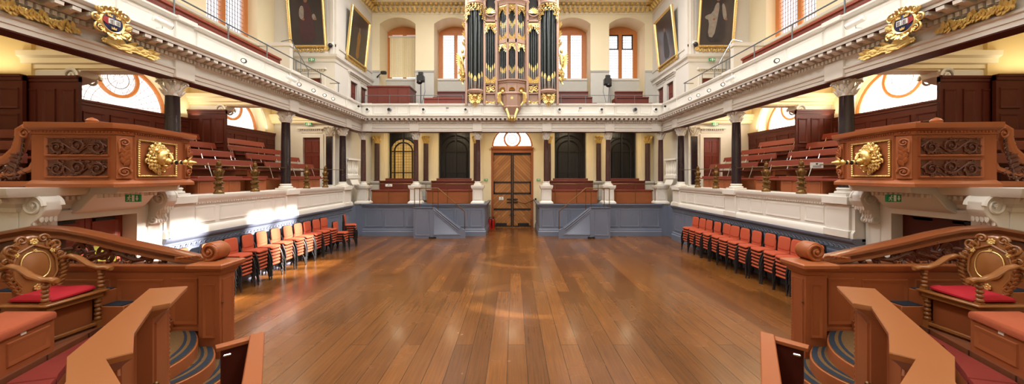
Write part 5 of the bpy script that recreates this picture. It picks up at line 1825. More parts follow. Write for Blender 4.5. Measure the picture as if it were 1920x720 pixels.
# wall mounted cameras by the portraits and the far left pier
for x, y, z, lb in ((-7.72, YT - .16, 8.35, 'beside the portrait with pale sleeves'), (7.72 + .1, YT - .16, 8.4, 'beside the portrait in the pale gown')):
    t = thing('dome_camera', 'small black wall camera %s' % lb, 'camera', (x, y, z))
    b = MB(); b.ball((x, y, z), (.09, .09, .1), 12, 8); b.build('dome', 'black', t)
    b = MB(); b.box(x - .08, x + .08, y, y + .14, z + .06, z + .16); b.build('mount', 'lampw', t)
t = thing('wall_light', 'small black spotlight clamped by the cream blind window', 'spotlight', (-7.1, YW - .1, 8.2))
b = MB(); b.cbox(-7.05, -6.75, YW - .3, YW - .12, 8.25, 8.42, .03); b.build('lamp_head', 'black', t)
b = MB(); b.tube([(-7.05, YW - .2, 8.3), (-7.3, YW - .1, 8.15), (-7.3, YW - .02, 8.1)], .025, 6); b.build('bracket', 'iron', t)


def exit_sign(x, y, z, w, h, label, arrow=1):
    t = thing('exit_sign', label, 'exit sign', (x, y, z), 'green emergency exit signs')
    b = MB(); b.box(x - w / 2, x + w / 2, y, y + .03, z - h / 2, z + h / 2); b.build('panel', 'green', t)
    fr = ((x, y, z), (1, 0, 0), (0, 0, 1), (0, -1, 0))
    b = MB().frame(*fr)
    k = h
    mx = -w * .22 * arrow
    A = [2 * pi * i / 10 for i in range(10)]
    b.extr([(mx + .08 * k * arrow + .09 * k * math.cos(a), .32 * k + .09 * k * math.sin(a)) for a in A], 0, .004)
    for P, r in (([(mx, .2 * k), (mx - .06 * k, -.08 * k)], .08), ([(mx - .05 * k, -.08 * k), (mx + .14 * k * arrow, -.2 * k), (mx + .1 * k * arrow, -.4 * k)], .05), ([(mx - .06 * k, -.08 * k), (mx - .16 * k * arrow, -.25 * k), (mx - .34 * k * arrow, -.28 * k)], .05), ([(mx, .18 * k), (mx + .2 * k * arrow, .04 * k), (mx + .28 * k * arrow, .12 * k)], .04), ([(mx, .18 * k), (mx - .2 * k * arrow, .1 * k), (mx - .26 * k * arrow, -.04 * k)], .04)):
        b.tube([(p[0], p[1], 0) for p in P], r * k, 6, flat=.1 / r * .3)
    b.build('running_figure', 'signw', t)
    b = MB().frame(*fr)
    b.box(-.03 * w, .14 * w, -.42 * k, .42 * k, 0, .003)
    b.build('doorway_symbol', 'signw', t)
    b = MB().frame(*fr)
    ax = .32 * w
    b.extr([(ax - .05 * w, .05 * k), (ax - .05 * w, .35 * k), (ax + .05 * w, .35 * k), (ax + .05 * w, .0 * k), (ax + .11 * w, .0 * k), (ax, -.38 * k), (ax - .11 * w, .0 * k), (ax - .05 * w, .0 * k)], 0, .003)
    b.build('arrow', 'signw', t)


exit_sign(-6.43, 5.93, 2.42, .25, .125, 'green exit sign hanging under the left rostrum shelf above the doors', 1)
exit_sign(6.6, 5.93, 2.42, .25, .125, 'green exit sign hanging under the right rostrum shelf above the doors')
exit_sign(-8.5, YT - .2, 7.74, .26, .13, 'green exit sign under the portrait with pale sleeves on the upper gallery')
exit_sign(8.5, YT - .2, 7.74, .26, .13, 'green exit sign under the portrait in the pale gown on the upper gallery')
exit_sign(-8.62, YT - .22, 5.0, .26, .13, 'green exit sign over the lower gallery door on the left')
exit_sign(8.62, YT - .22, 5.0, .26, .13, 'green exit sign over the lower gallery door on the right')
exit_sign(-1.42, YW - .08, 2.6, .2, .1, 'small green exit sign on the white pier just left of the wooden door')
exit_sign(1.42, YW - .08, 2.6, .2, .1, 'small green exit sign on the white pier just right of the wooden door')


def notice(x, y, z, w, h, label):
    t = thing('notice', label, 'notice', (x, y, z))
    b = MB(); b.box(x - w / 2, x + w / 2, y, y + .006, z - h / 2, z + h / 2); b.build('sheet', 'paper', t)
    b = MB()
    b.box(x - w * .08, x + w * .08, y - .002, y, z + h * .1, z + h * .38)
    for k in range(3):
        b.box(x - w * .32, x + w * .32, y - .002, y, z - h * (.12 + .12 * k), z - h * (.07 + .12 * k))
    b.build('printed_lines', 'ink', t)


notice(-.6, YW + .04, 1.58, .24, .17, 'white paper notice pinned to the left leaf of the wooden door')
notice(-5.85, 16.46, 2.36, .32, .12, 'white paper notice on the brass rail at the far left pew')
notice(7.13, 8.05, 3.05, .3, .13, 'white notice with a small emblem on the rail of the right gallery pews')
# fire extinguishers by the door
for x, lb in ((-1.02, 'the one nearer the wooden door'), (-1.2, 'the one against the white pier')):
    t = thing('fire_extinguisher', 'red fire extinguisher on the floor left of the door, ' + lb, 'fire extinguisher', (x, YW - .3, 0), 'fire extinguishers')
    b = MB(); b.lathe([(.07, 0), (.075, .03), (.075, .42), (.05, .5), (.025, .53)], (x, YW - .3, 0), 14); b.build('cylinder', 'ext', t)
    b = MB(); b.lathe([(.025, .53), (.03, .58), (.01, .6)], (x, YW - .3, 0), 10); b.box(x - .01, x + .09, YW - .31, YW - .29, .58, .61); b.tube([(x + .02, YW - .32, .56), (x + .1, YW - .36, .45), (x + .09, YW - .37, .2)], .012, 6); b.build('valve_and_hose', 'black', t)
t = thing('fire_point_stand', 'thin dark pole stand behind the red fire extinguishers', 'stand', (-1.18, YW - .18, 0))
b = MB(); b.tube([(-1.2, YW - .14, .02), (-1.2, YW - .14, 1.25)], .02, 8); b.build('pole', 'black', t)
b = MB(); b.box(-1.3, -.95, YW - .42, YW - .1, 0, .02); b.build('base', 'ext', t)
# ================================================================= STACKED CHAIRS
def make_chair(label):
    """faces -x; origin on the floor under the seat"""
    t = thing('stacking_chair', label, 'chair')
    def pad(mb, x0, x1, w0, w1, z0, z1, n=10):
        pass
    b = MB()
    # seat pad: rounded rectangle, soft edges, waterfall front
    def rr(x0, x1, hw, r, n=4):
        P = []
        for cx, cy, a0 in ((x1 - r, hw - r, 0), (x0 + r, hw - r, pi / 2), (x0 + r, -hw + r, pi), (x1 - r, -hw + r, 1.5 * pi)):
            for k in range(n + 1):
                a = a0 + pi / 2 * k / n
                P.append((cx + r * math.cos(a), cy + r * math.sin(a)))
        return P
    L = []
    for ins, z in ((.02, .375), (.003, .385), (0, .4), (.006, .415), (.03, .425)):
        L.append([(x, y, z - (.02 if x < -.17 else 0) + .008 * (abs(y) / .2) ** 2) for x, y in rr(-.21 + ins, .2 - ins, .205 - ins, .06)])
    b.loops(L)
    b.build('seat', 'orange', t)
    L = []
    for ins, z in ((.03, .352), (.012, .36), (.004, .378)):
        L.append([(x, y, z - (.02 if x < -.17 else 0) + .008 * (abs(y) / .2) ** 2) for x, y in rr(-.205 + ins, .2 - ins, .205 - ins, .06)])
    b = MB(); b.loops(L)
    b.build('seat_shell', 'black', t)
    # backrest pad, rounded shoulders, curved
    L = []
    for ins, d in ((.02, 0), (.003, .008), (0, .018), (.012, .03), (.04, .036)):
        P = []
        for y, z in rr(-.17 + ins, .17 - ins, .2 - ins, .075):
            zz = .645 + y
            P.append((.215 - d + .12 * (zz - .5) - .5 * z * z, z, zz))
        L.append(P)
    b = MB(); b.loops(L)
    b.build('backrest', 'orange', t)
    L = []
    for ins, d in ((.02, -.04), (.0, -.03), (-.006, .004)):
        P = []
        for y, z in rr(-.175 + ins, .175 - ins, .205 - ins, .078):
            zz = .645 + y
            P.append((.222 - d + .12 * (zz - .5) - .5 * z * z, z, zz))
        L.append(P)
    b = MB(); b.loops(L)
    b.build('back_shell', 'black', t)
    for sy in (-1, 1):
        y = sy * .215
        q = MB(); q.tube([(-.12, y * .96, .385), (-.2, y * 1.0, .2), (-.235, y * 1.03, 0)], .018, 6); q.build('leg', 'black', t)
        q = MB(); q.tube([(.12, y * .96, .385), (.2, y * 1.0, .2), (.24, y * 1.03, 0)], .018, 6); q.build('leg', 'black', t)
    b = MB()
    for sy in (-1, 1):
        y = sy * .21
        b.tube([(-.14, y * .95, .372), (.15, y * .95, .372), (.225, y * 1.0, .42), (.255, y * 1.0, .56), (.262, y * .93, .62)], .018, 6)
    b.tube([(-.14, -.2, .366), (-.14, .2, .366)], .012, 6); b.tube([(.14, -.2, .366), (.14, .2, .366)], .012, 6)
    b.build('frame', 'black', t)
    return t


ORD = ('topmost', 'second down', 'third down', 'fourth down', 'fifth down', 'sixth down', 'lowest')
NTH = ('first', 'second', 'third', 'fourth', 'fifth', 'sixth', 'seventh', 'eighth', 'ninth', 'tenth', 'eleventh', 'twelfth', 'thirteenth')
proto = make_chair('proto')
used = False
PIT = .09


def put_chair(x, y, z, rz, label, group):
    global used
    if not used:
        used = True
        proto.location = (x, y, z); proto.rotation_euler = (0, 0, rz); proto['label'] = label; proto['group'] = group
        return
    dup(proto, (x, y, z), label, rz, group)


rc = random.Random(5)
RY = [13.0 - .47 * i for i in range(12)]
for i, y in enumerate(RY):
    n = 6
    dx, da = rc.uniform(-.03, .03), rc.uniform(-.06, .06)
    for k in range(n):
        put_chair(6.72 + dx - .004 * k, y + rc.uniform(-.008, .008), PIT * k, da + rc.uniform(-.01, .01),
                  'orange chair, %s in the %s stack from the far wall, along the shaded plinth' % (ORD[n - 1 - k], NTH[i]), 'orange chairs stacked along the shaded plinth')
LY = [(13.85, 6, .35), (13.05, 4, .1), (12.72, 6, -.05), (12.22, 6, -.05), (11.7, 6, 0), (11.2, 6, 0), (10.7, 6, 0), (10.15, 6, .03), (9.6, 6, .03), (9.1, 6, .05), (8.55, 6, 0), (7.95, 6, .05), (7.28, 6, .1)]
for i, (y, n, da) in enumerate(LY):
    x0 = -6.7 if n == 6 else -6.42
    if i == 0:
        x0 = -6.45
    for k in range(n):
        put_chair(x0 + .004 * k, y + rc.uniform(-.008, .008), PIT * k, pi + da + rc.uniform(-.012, .012),
                  'orange chair, %s in the %s stack from the far wall, along the sunlit plinth' % (ORD[n - 1 - k], NTH[i]), 'orange chairs stacked along the sunlit plinth')

# ================================================================= FOREGROUND ENCLOSURE
CX = .08
for s, side in SIDES:
    set_side(s, CX)
    # ---- screen with curving rail
    t = thing('carved_screen', 'brown panelled screen with sweeping carved rail behind the throne on the %s' % side, 'screen', (-5.5, 4.95, 0))
    y0, y1 = 4.9, 5.02
    b = MB(); b.box(-8.6, -3.95, y0, y1, 0, 1.48); b.build('body', 'brown', t)
    b = MB(); b.sweep([(-8.6, y0), (-4.0, y0)], [(0, 1.44), (.02, 1.45), (.05, 1.5), (.06, 1.54), (.05, 1.56), (-.16, 1.56), (-.17, 1.5), (-.12, 1.44)], side=-1); b.build('ledge', 'brown2', t, bevel=.006)
    b = MB().frame((0, y0, 0), (1, 0, 0), (0, 0, 1), (0, -1, 0))
    for a, c, z0, z1 in ((-4.74, -4.36, .7, 1.36), (-5.5, -4.85, 1.0, 1.34), (-6.3, -5.6, 1.02, 1.34)):
        b.panel(a, c, z0, z1, 0, .018, .05)
    b.box(-4.8, -4.26, .62, .66, 0, .03)
    b.build('panel_moulding', 'brown', t)
    rail = [(-8.6, 1.5), (-8.0, 1.66), (-7.5, 1.85), (-7.17, 1.95), (-6.72, 2.03), (-6.26, 2.0), (-5.89, 1.93), (-5.43, 1.82), (-4.91, 1.71), (-4.53, 1.64), (-4.28, 1.6)]
    yc = (y0 + y1) / 2
    L = []
    for i, (x, z) in enumerate(rail):
        a = V(rail[min(i + 1, len(rail) - 1)]) - V(rail[max(i - 1, 0)])
        a = a.normalized()
        nrm = V((-a.y, a.x))
        w = 1.0 if i < 9 else (.8 if i == 9 else .55)
        L.append([(x + nrm.x * v * w, yc + h, z + nrm.y * v * w) for h, v in ((-.05, -.1), (-.085, -.085), (-.075, -.05), (-.05, -.035), (-.07, -.01), (-.1, .015), (-.095, .05), (-.06, .065), (.06, .065), (.095, .05), (.1, .015), (.05, -.035), (.05, -.1))])
    b = MB(); b.loops(L)
    b.build('top_rail', 'rail', t)
    b = MB().frame((-4.17, yc, 1.735), (1, 0, 0), (0, 0, 1), (0, -1, 0))
    b.lathe([(.118, -.1), (.13, -.08), (.13, .08), (.118, .1)], (0, 0, 0), 28)
    for d_ in (-1, 1):
        pts = []
        for k in range(45):
            q = k / 44
            a = -pi * .62 + q * 2 * pi * 1.75
            r = .112 * (1 - q) ** .85 + .01
            pts.append((r * math.cos(a), r * math.sin(a), d_ * (.102 + .02 * q)))
        b.tube(pts, [.021 * (1 - .4 * k / 44) for k in range(45)], 8)
        b.ball((0, 0, d_ * .12), (.028, .028, .025), 10, 6)
    b.tube([(-.5, -.085, 0), (-.36, -.1, 0), (-.2, -.118, 0), (-.06, -.118, 0), (.0, -.11, 0)], [.02, .028, .03, .03, .02], 8, flat=1, up=(0, 0, 1))
    b.loops([[(x, z, d) for x, z, d in ((xx, -.14, -.09), (xx, zz, -.09), (xx, zz, .09), (xx, -.14, .09))] for xx, zz in ((-.5, -.05), (-.3, -.085), (-.1, -.09), (.02, -.1))])
    for k in range(6):
        b.leaf((-.14 - k * .05, -.09, .06), (-.7, .6 - .1 * k, .3), (0, 0, 1), .08, .04, .025, .3)
    b.rosette((-.02, -.13, .09), .06, 6)
    b.build('volute', 'brown2', t)
    # pierced acanthus under the rail
    b = MB().frame((0, yc - .01, 0), (1, 0, 0), (0, 0, 1), (0, -1, 0))
    rd = random.Random(41)
    for cx, r in ((-6.08, .155), (-5.75, .125), (-5.42, .09), (-5.12, .06), (-4.9, .04)):
        b.spiral((cx, 1.56 + r * 1.0, 0), r, 1.7, .03 * r / .16 + .006, a0=-1.2, dirn=1)
        b.rosette((cx, 1.56 + r, .02), r * .4, 6)
        for k in range(13):
            a = rd.uniform(0, 2 * pi); q = r * rd.uniform(.6, 1.1)
            b.leaf((cx + q * math.cos(a), min(1.57 + 1.3 * r, max(1.58, 1.56 + r + q * math.sin(a))), .01), (math.cos(a + .8), math.sin(a + .8), .1), (0, 0, 1), r * .8, r * .4, .03, .35)
    b.tube([(-6.4, 1.66, 0), (-6.0, 1.6, 0), (-5.6, 1.72, 0), (-5.3, 1.6, 0), (-5.0, 1.64, 0), (-4.7, 1.585, 0), (-4.45, 1.575, 0)], [.05, .045, .04, .035, .03, .025, .015], 6)
    b.build('pierced_carving', 'dark', t)
    b = MB().frame((0, yc, 0), (1, 0, 0), (0, 0, 1), (0, -1, 0))
    b.extr([(-8.6, 1.5), (-6.35, 1.5), (-6.35, 1.95), (-6.72, 1.95), (-7.2, 1.88), (-7.6, 1.74), (-8.6, 1.5)][:6], -.03, .03)
    b.build('backboard', 'dark', t)
    # ---- newel post
    t = thing('newel_post', 'square brown panelled newel post ending the carved screen on the %s' % side, 'post', (-4.08, 4.87, 0))
    b = MB(); b.box(-4.23, -3.93, 4.75, 5.0, 0, 1.5); b.build('body', 'brown', t, bevel=.008)
    b = MB()
    L = []
    for o, z in ((0, 1.44), (.02, 1.45), (.03, 1.49), (.07, 1.52), (.09, 1.55), (.09, 1.59), (.07, 1.605)):
        L.append([(-4.23 - o, 4.75 - o, z), (-3.93 + o, 4.75 - o, z), (-3.93 + o, 5.0 + o, z), (-4.23 - o, 5.0 + o, z)])
    b.loops(L)
    b.build('cap', 'brown2', t, smooth=20)
    b = MB().frame((-4.23, 4.75, 0), (1, 0, 0), (0, 0, 1), (0, -1, 0)); b.panel(.07, .23, .58, 1.32, 0, .015, .035)
    b.frame((-3.93, 4.75, 0), (0, 1, 0), (0, 0, 1), (1, 0, 0)); b.panel(.03, .22, .36, 1.38, 0, .012, .03)
    for k in range(26):
        b.ball((.225, .4 + k * .038, .004), (.012, .014, .01), 6, 4)
    b.build('panel_moulding', 'brown', t)
    b = MB(); b.ball((-3.915, 4.78, 1.06), .014, 8, 5); b.build('catch', 'brass', t)
    # ---- curved steps with striped carpet
    t = thing('steps', 'curved brown steps with navy striped carpet beside the %s newel post' % side, 'steps', (-4.2, 4.3, 0))
    ST = ((.14, -3.36, -.85, 4.3), (.28, -3.52, -.9, 4.25), (.45, -3.66, -1.0, 4.15), (.61, -3.84, -.7, 4.0), (.77, -4.62, -.1, 4.0))
    for z, x0, k2, yc_ in ST:
        y_0 = 3.3 if z < .7 else 3.95
        LP = [(-5.19, 4.89), (-5.19, 4.66), (-4.5, 3.62), (-4.3, 3.3)] if z < .7 else [(-5.19, 4.89), (-5.19, 4.66), (-4.85, 3.98)]
        E = lambda o: [(x0 + k2 * (y - yc_) ** 2 - o, y) for y in [y_0 + (4.89 - y_0) * i / 16 for i in range(17)]]
        b = MB(); b.extz(E(0) + LP, z - .17 if z > .2 else 0, z); st_ = b.build('step', 'brown2', t, bevel=.008)
        b = MB(); b.extz(E(.02) + LP, z, z + .012); b.build('carpet', 'carpet', st_)
        for o0, o1 in ((.025, .1), (.15, .19)):
            b = MB(); b.extz(E(o0) + E(o1)[::-1], z + .012, z + .016); b.build('carpet_stripe', 'carpetb', st_)
    for z, x1 in ((1.03, -5.2), (1.22, -5.5)):
        b = MB(); b.box(-7, x1, 4.705, 4.895, z - .27, z); st_ = b.build('step', 'brown2', t, bevel=.008)
        b = MB(); b.box(-7, x1 - .03, 4.715, 4.885, z, z + .012); b.build('carpet', 'carpetb', st_)
    # ---- dais
    b = MB(); b.extz([(-8.6, 4.7), (-8.6, 2.2), (-4.5, 2.2), (-4.78, 2.8), (-5.02, 3.47), (-5.24, 4.04), (-5.45, 4.62), (-5.45, 4.7)], 0, .77); struct(b.build('floor_%s_dais' % side, 'platf', smooth=0))
    # ---- low wall with broad coppery cap
    t = thing('enclosure_wall', 'panelled low wall with broad polished coppery cap, nearest the camera on the %s' % side, 'low wall', (-2.8, 2.7, 0))
    CAP = [(-3.56, 3.48), (-3.25, 3.56), (-2.95, 3.08), (-3.03, 3.0), (-2.64, 2.5), (-2.34, 2.22), (-2.42, 2.14), (-2.0, 1.86), (-1.72, 1.5), (-2.02, 1.5), (-2.36, 1.9), (-2.69, 2.16)]
    cen = (-2.75, 2.55)
    def inset(P, d):
        out = []
        n = len(P)
        for i in range(n):
            a, p, c = V(P[i - 1]), V(P[i]), V(P[(i + 1) % n])
            e1, e2 = (p - a).normalized(), (c - p).normalized()
            n1, n2 = V((e1.y, -e1.x)), V((e2.y, -e2.x))
            m = (n1 + n2) / max(.35, 1 + n1.dot(n2))
            out.append(tuple(p + m * d))
        return out
    W = [(-3.5, 3.42), (-3.345, 3.46), (-3.05, 3.02), (-3.12, 2.95), (-2.73, 2.47), (-2.44, 2.22), (-2.46, 2.15), (-2.06, 1.86), (-1.78, 1.5), (-1.98, 1.5), (-2.33, 1.93), (-2.65, 2.19)]
    b = MB(); b.extz(W, 0, 1.6); b.build('body', 'brown', t, smooth=0)
    b = MB(); b.loops([[(x + (cx_ - x) * q, y + (cy_ - y) * q, z) for (x, y), (cx_, cy_) in zip(CAP, W)] for q, z in ((.9, 1.56), (.5, 1.6), (0.05, 1.63), (0, 1.665), (.06, 1.672))])
    b.build('cap', 'cap', t, smooth=20)
    b = MB()
    for (p, q), nn in (((W[1], W[2]), 1), ((W[3], W[4]), 1), ((W[4], W[5]), 1), ((W[6], W[7]), 1)):
        d = (V(q) - V(p)); L_ = d.length; d.normalize()
        b.frame((p[0], p[1], 0), (d.x, d.y, 0), (0, 0, 1), (-d.y, d.x, 0))
        b.panel(.05, L_ - .05, .5, 1.5, 0, .014, .04)
        b.panel(.05, L_ - .05, .1, .42, 0, .014, .04)
    d = (V(W[2]) - V(W[1])).normalized()
    b.frame((W[1][0], W[1][1], 0), (d.x, d.y, 0), (0, 0, 1), (-d.y, d.x, 0))
    for k in range(30):
        b.ball((.035, .15 + k * .045, .006), (.014, .018, .012), 6, 4)
    b.build('panel_moulding', 'brown', t)
    b = MB(); b.ball((-3.0, 3.0, 1.0), .022, 10, 6); b.tube([(-3.06, 2.98, 1.0), (-3.0, 3.0, 1.0)], .01, 6); b.build('door_knob', 'brass', t)
    # ---- low gate wall on the hall floor
    t = thing('gate_wall', 'short brown panelled gate with a dark latched leaf, on the hall floor at the %s' % side, 'gate', (-2.4, 3.3, 0))
    G = [(-2.72, 3.7), (-2.62, 3.78), (-1.95, 2.82), (-1.72, 2.45), (-1.9, 2.4), (-2.12, 2.82)]
    b = MB(); b.extz([(-2.70, 3.68), (-2.635, 3.74), (-1.99, 2.82), (-1.77, 2.47), (-1.87, 2.44), (-2.09, 2.82)], 0, 1.06); b.build('body', 'brown', t)
    b = MB(); b.extz(G, 1.06, 1.11); b.build('cap', 'brown2', t, bevel=.01)
    b = MB()
    p, q = V((-2.09, 2.82)), V((-2.70, 3.68)); d = (q - p).normalized(); L_ = (q - p).length
    b.frame((p.x, p.y, 0), (d.x, d.y, 0), (0, 0, 1), (-d.y, d.x, 0)); b.panel(.08, L_ - .06, .15, .95, 0, .012, .04)
    b.build('panel_moulding', 'brown', t)
    b = MB(); p, q = V((-2.88, 3.52)), V((-2.7, 3.7)); d = (q - p).normalized(); n_ = V((d.y, -d.x)) * .03
    b.extz([tuple(p + n_), tuple(q + n_), tuple(q - n_), tuple(p - n_)], .05, 1.04); b.build('gate_leaf', 'pan', t, bevel=.005)
    b = MB(); n_ = n_ * 1.8; p = p - d * .04
    b.extz([tuple(p + n_), tuple(q + n_), tuple(q - n_), tuple(p - n_)], 1.04, 1.08); b.build('leaf_cap', 'brown2', t, bevel=.005)
    b = MB(); b.tube([(-2.83, 3.5, .99), (-2.8, 3.47, 1.0), (-2.76, 3.5, 1.0)], .012, 6); b.build('latch', 'chrome', t)
    # ---- throne
    wood = 'oak'
    t = thing('throne_chair', 'carved armchair with bobbin legs, gilt cartouche back and crimson cushion on the %s' % side, 'throne', (-5.75, 4.42, .77))
    legs = [(-5.5, 4.16), (-5.52, 4.68), (-6.0, 4.18), (-6.02, 4.66)]
    for i, (x, y) in enumerate(legs):
        q = MB()
        top = 1.22
        q.box(x - .035, x + .035, y - .035, y + .035, .77, .86); q.box(x - .035, x + .035, y - .035, y + .035, 1.14, top)
        for k in range(5):
            q.ball((x, y, .885 + k * .057), (.037, .037, .032), 12, 7)
        q.build('leg', wood, t)
    q = MB()
    q.box(-6.02, -5.5, 4.13, 4.19, 1.17, 1.235); q.box(-6.02, -5.5, 4.65, 4.71, 1.17, 1.235); q.box(-5.53, -5.47, 4.13, 4.71, 1.17, 1.235); q.box(-6.05, -5.99, 4.15, 4.69, 1.17, 1.235)
    q.build('seat_rail', wood, t, bevel=.006)
    q = MB(); q.cbox(-6.06, -5.43, 4.09, 4.75, 1.235, 1.265, .008); q.build('seat_board', wood, t)
    q = MB(); q.box(-5.53, -5.49, 4.16, 4.68, .8, .84); q.box(-6.0, -5.5, 4.15, 4.18, .8, .84); q.box(-6.0, -5.5, 4.67, 4.7, .8, .84); q.build('stretcher', wood, t, bevel=.006)
    # cushion: soft box
    L = []
    for ins, z in ((.03, 1.266), (.0, 1.285), (0, 1.305), (.02, 1.33), (.07, 1.347)):
        P = []
        for k in range(24):
            a = 2 * pi * k / 24
            ex = .27 - ins; ey = .27 - ins
            c_, s_ = math.cos(a), math.sin(a)
            p_ = .35
            P.append((-5.76 + ex * math.copysign(abs(c_) ** p_, c_), 4.42 + ey * math.copysign(abs(s_) ** p_, s_), z + .01 * math.sin(3 * a)))
        L.append(P)
    q = MB(); q.loops(L); q.build('seat_cushion', 'crimson', t)
    for y in (4.14, 4.7):
        q = MB()
        q.box(-5.53, -5.47, y - .03, y + .03, 1.265, 1.29)
        for k in range(4):
            q.ball((-5.5, y, 1.315 + k * .052), (.036, .036, .03), 12, 7)
        q.box(-5.525, -5.475, y - .025, y + .025, 1.5, 1.53)
        q.build('arm_post', wood, t)
        q = MB()
        q.tube([(-6.02, y, 1.68), (-5.92, y, 1.72), (-5.8, y, 1.69), (-5.66, y, 1.6), (-5.52, y, 1.555), (-5.42, y, 1.56), (-5.37, y, 1.545), (-5.36, y, 1.52)], [.035, .04, .042, .042, .042, .045, .042, .02], 10, flat=.75)
        q.build('arm', wood, t)
    # carved back in the plane x=-6.02, leaning back
    fr = ((-6.0, 4.42, 1.26), (0, 1, 0), (-.1, 0, 1), (1, 0, .1))
    H = [(-.17, 0), (.17, 0), (.2, .06), (.16, .14), (.21, .2), (.27, .3), (.285, .42), (.24, .5), (.27, .58), (.22, .67), (.13, .7), (.08, .76), (0, .785), (-.08, .76), (-.13, .7), (-.22, .67), (-.27, .58), (-.24, .5), (-.285, .42), (-.27, .3), (-.21, .2), (-.16, .14), (-.2, .06)]
    S = []
    n = len(H)
    for i in range(n):
        p0, p1 = H[i], H[(i + 1) % n]
        S += [(p0[0] * .75 + p1[0] * .25, p0[1] * .75 + p1[1] * .25), (p0[0] * .25 + p1[0] * .75, p0[1] * .25 + p1[1] * .75)]
    q = MB().frame(*fr)
    q.loops([[(x * k, .38 + (y - .38) * k, z) for x, y in S] for k, z in ((.97, -.03), (1, -.02), (1, .015), (.95, .03))])
    bk = q.build('back_panel', wood, t)
    q = MB().frame(*fr)
    for sx in (-1, 1):
        for cx, cy, r, a0, dn in ((.2, .64, .075, 2.6, 1), (.25, .5, .05, 0, -1), (.25, .33, .07, 1.6, -1), (.19, .12, .05, 1, 1), (.1, .73, .05, 0, 1), (.15, .03, .04, 0, 1)):
            q.spiral((sx * cx, cy, .035), r, 1.6, .016, a0=a0 if sx > 0 else pi - a0, dirn=dn * sx)
        for k in range(12):
            y = .06 + k * .052
            q.leaf((sx * (.16 + .07 * math.sin(k * .33)), y, .03), (sx * (.8), .6, .1), (0, 0, 1), .09, .05, .025, .3)
            q.leaf((sx * (.19 + .06 * math.sin(k * .33)), y + .03, .03), (sx * (-.5), .8, .1), (0, 0, 1), .07, .035, .02, .3)
        q.tube([(sx * .14, .16, .035), (sx * .2, .28, .04), (sx * .2, .45, .04), (sx * .15, .58, .04), (0, .66, .04)], .014, 6)
    q.build('back_carving', wood, bk)
    q = MB().frame(*fr)
    A = [2 * pi * k / 24 for k in range(24)]
    q.loops([[(.13 * k * math.cos(a), .4 + (.19 + .02 * math.cos(2 * a)) * k * math.sin(a), z) for a in A] for k, z in ((1, .02), (.96, .045), (.6, .055), (.1, .06))])
    q.build('back_shield', wood, bk)
    q = MB().frame(*fr)
    q.tube([(.135 * math.cos(a), .4 + (.195 + .02 * math.cos(2 * a)) * math.sin(a), .045) for a in A], .007, 6, closed=True)
    q.rosette((0, .7, .04), .05, 7); q.rosette((0, .12, .04), .055, 7)
    for sx in (-1, 1):
        q.rosette((sx * .17, .56, .045), .04, 6)
    q.rosette((0, .585, .05), .025, 5)
    q.build('gilt_ornament', 'gold', bk)
    # ---- cushioned bench beside the throne and lower bench in front
    t = thing('bench', 'panelled bench with faded orange cushion beside the throne on the %s' % side, 'bench', (-5.4, 3.5, .77))
    FRT = [(-5.26, 4.04), (-5.05, 3.47), (-4.82, 2.9)]
    BK = [(-5.3, 2.9), (-5.6, 3.47), (-5.8, 4.04)]
    b = MB(); b.extz(FRT + BK, .77, 1.15); b.box(-5.94, -5.57, 4.05, 4.66, .77, 1.14); b.build('body', 'brown', t)
    b = MB()
    for p, q in zip(FRT[:-1], FRT[1:]):
        d = (V(q) - V(p)); L_ = d.length; d.normalize()
        b.frame((p[0], p[1], 0), (d.x, d.y, 0), (0, 0, 1), (-d.y, d.x, 0)); b.panel(.06, L_ - .06, .84, 1.09, 0, .014, .05)
    b.build('panel_moulding', 'brown', t)
    k_ = lambda q: [(x + (-5.3 - x) * q, y + (3.47 - y) * q) for x, y in [(FRT[0][0] + .03, FRT[0][1]), (FRT[1][0] + .03, FRT[1][1]), (FRT[2][0] + .03, FRT[2][1])] + BK]
    b = MB(); b.loops([[(x, y, z) for x, y in k_(q)] for q, z in ((.01, 1.15), (0, 1.165), (0, 1.2), (.02, 1.225), (.08, 1.24))]); b.build('cushion', 'cush', t)
    d = (V(FRT[1]) - V(FRT[0])).normalized()
    b = MB().frame((FRT[0][0], FRT[0][1], 0), (d.x, d.y, 0), (0, 0, 1), (-d.y, d.x, 0)); b.box(.34, .4, 1.11, 1.14, 0, .006); b.build('number_plate', 'paper', t)
    t = thing('low_bench', 'low bench with dull red cushions in front of the throne on the %s' % side, 'bench', (-5.0, 3.7, 0))
    F2 = [(-5.28, 4.62), (-5.21, 4.26), (-4.64, 3.59), (-4.0, 2.8)]
    B2 = [(-4.77, 2.8), (-5.01, 3.47), (-5.22, 4.04), (-5.44, 4.62)]
    b = MB(); b.extz([(x, y) for x, y in F2 + B2], 0, .64); b.build('body', 'brown', t)
    for i in range(2):
        e = ((F2[0], F2[1], F2[2], B2[1], B2[2], B2[3]), (F2[2], F2[3], B2[0], B2[1]))[i]
        cx, cy = sum(p[0] for p in e) / len(e), sum(p[1] for p in e) / len(e)
        b = MB(); b.loops([[(x + (cx - x) * q, y + (cy - y) * q, z) for x, y in e] for q, z in ((.02, .64), (.005, .66), (.005, .69), (.03, .71), (.1, .72))]); b.build('cushion', 'maroon', t)
set_side(-1)

# ================================================================= CAMERA, LIGHT
cam = bpy.data.cameras.new('camera')
cam.sensor_width = 36
cam.lens = 650 / 1920 * 36
cam.shift_x = -4 / 1920
cam.shift_y = -30 / 1920
cam.clip_start = .05
co = bpy.data.objects.new('camera', cam)
COL.objects.link(co)
co.location = (.1, 0, 2.8)
co.rotation_euler = (pi / 2, 0, 0)
SC.camera = co

w = bpy.data.worlds.new('world')
SC.world = w
w.use_nodes = True
bg = w.node_tree.nodes['Background']
bg.inputs['Color'].default_value = (.96, .98, 1.0, 1)
bg.inputs['Strength'].default_value = 2.6


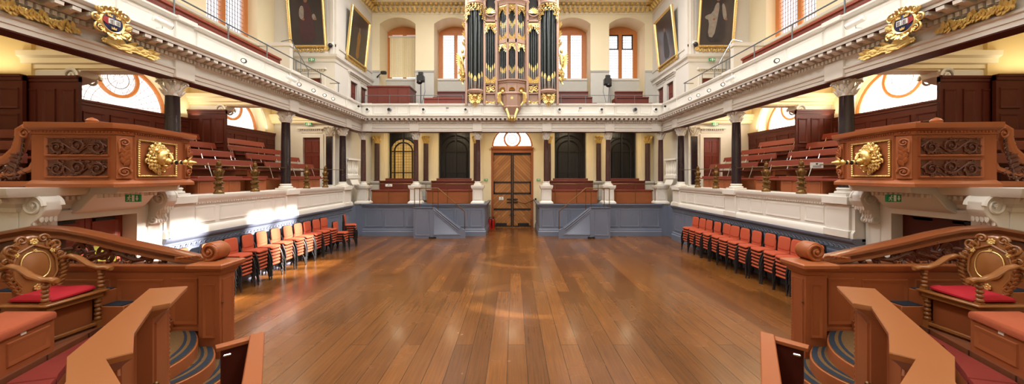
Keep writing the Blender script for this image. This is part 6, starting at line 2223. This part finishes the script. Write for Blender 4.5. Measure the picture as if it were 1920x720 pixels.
def light(kind, loc, e, col=(1, .93, .82), size=.3, size_y=None, rot=(0, 0, 0), spread=None):
    d = bpy.data.lights.new(kind.lower() + '_lamp', kind)
    d.energy = e
    d.color = col
    if kind == 'AREA':
        d.size = size
        if size_y:
            d.shape = 'RECTANGLE'; d.size_y = size_y
        if spread:
            d.spread = spread
    elif kind == 'SUN':
        d.angle = size
    else:
        d.shadow_soft_size = size
    o = bpy.data.objects.new(kind.lower() + '_lamp', d)
    COL.objects.link(o)
    o.location = loc
    o.rotation_euler = rot
    return o


sd = V((-17.4, -2.3, -9.0)).normalized()
so = light('SUN', (20, 12, 14), 42.0, (1, .94, .84), .02)
so.rotation_euler = sd.to_track_quat('-Z', 'Y').to_euler()
WARM = (1, .8, .5)
for sx in (-1, 1):
    light('AREA', (sx * 9.95, 11.2, 4.72), 42, (1, .88, .66), .25, 6.5, rot=(pi, 0, 0))
    light('AREA', (sx * 11.2, 6.9, 4.95), 16, (1, .88, .66), 2.0, .25, rot=(pi, 0, 0))
    for y in (9.3, 13.0):
        light('AREA', (sx * 8.6, y, 5.6), 45, (1, .86, .64), 1.2, 2.0)
for sx in (-1, 1):
    light('AREA', (sx * 9.3, 5.3, 5.85), 40, (1, .86, .64), 1.2, 1.2)
for x in (-5.9, -3.1, 0, 3.1, 5.9):
    light('AREA', (x, 17.5, 5.35), 40, WARM, .5, 1.2)
# unseen area lights added under the ceiling, facing down, to brighten the hall
for x, y in ((-3.2, 2.5), (3.2, 2.5), (-3.2, 8), (3.2, 8), (-3.2, 14), (3.2, 14)):
    light('AREA', (x, y, 12.1), 400, (1, .985, .955), 2.5, 2.5)
SC.view_settings.view_transform = 'Standard'
SC.view_settings.look = 'None'
SC.view_settings.gamma = 1
SC.view_settings.use_curve_mapping = False
SC.view_settings.exposure = .15
SC.cycles.use_denoising = True
SC.cycles.max_bounces = 6
SC.cycles.diffuse_bounces = 4
SC.cycles.glossy_bounces = 3
SC.cycles.transparent_max_bounces = 12
SC.cycles.sample_clamp_indirect = 6
SC.cycles.caustics_reflective = False
SC.cycles.caustics_refractive = False
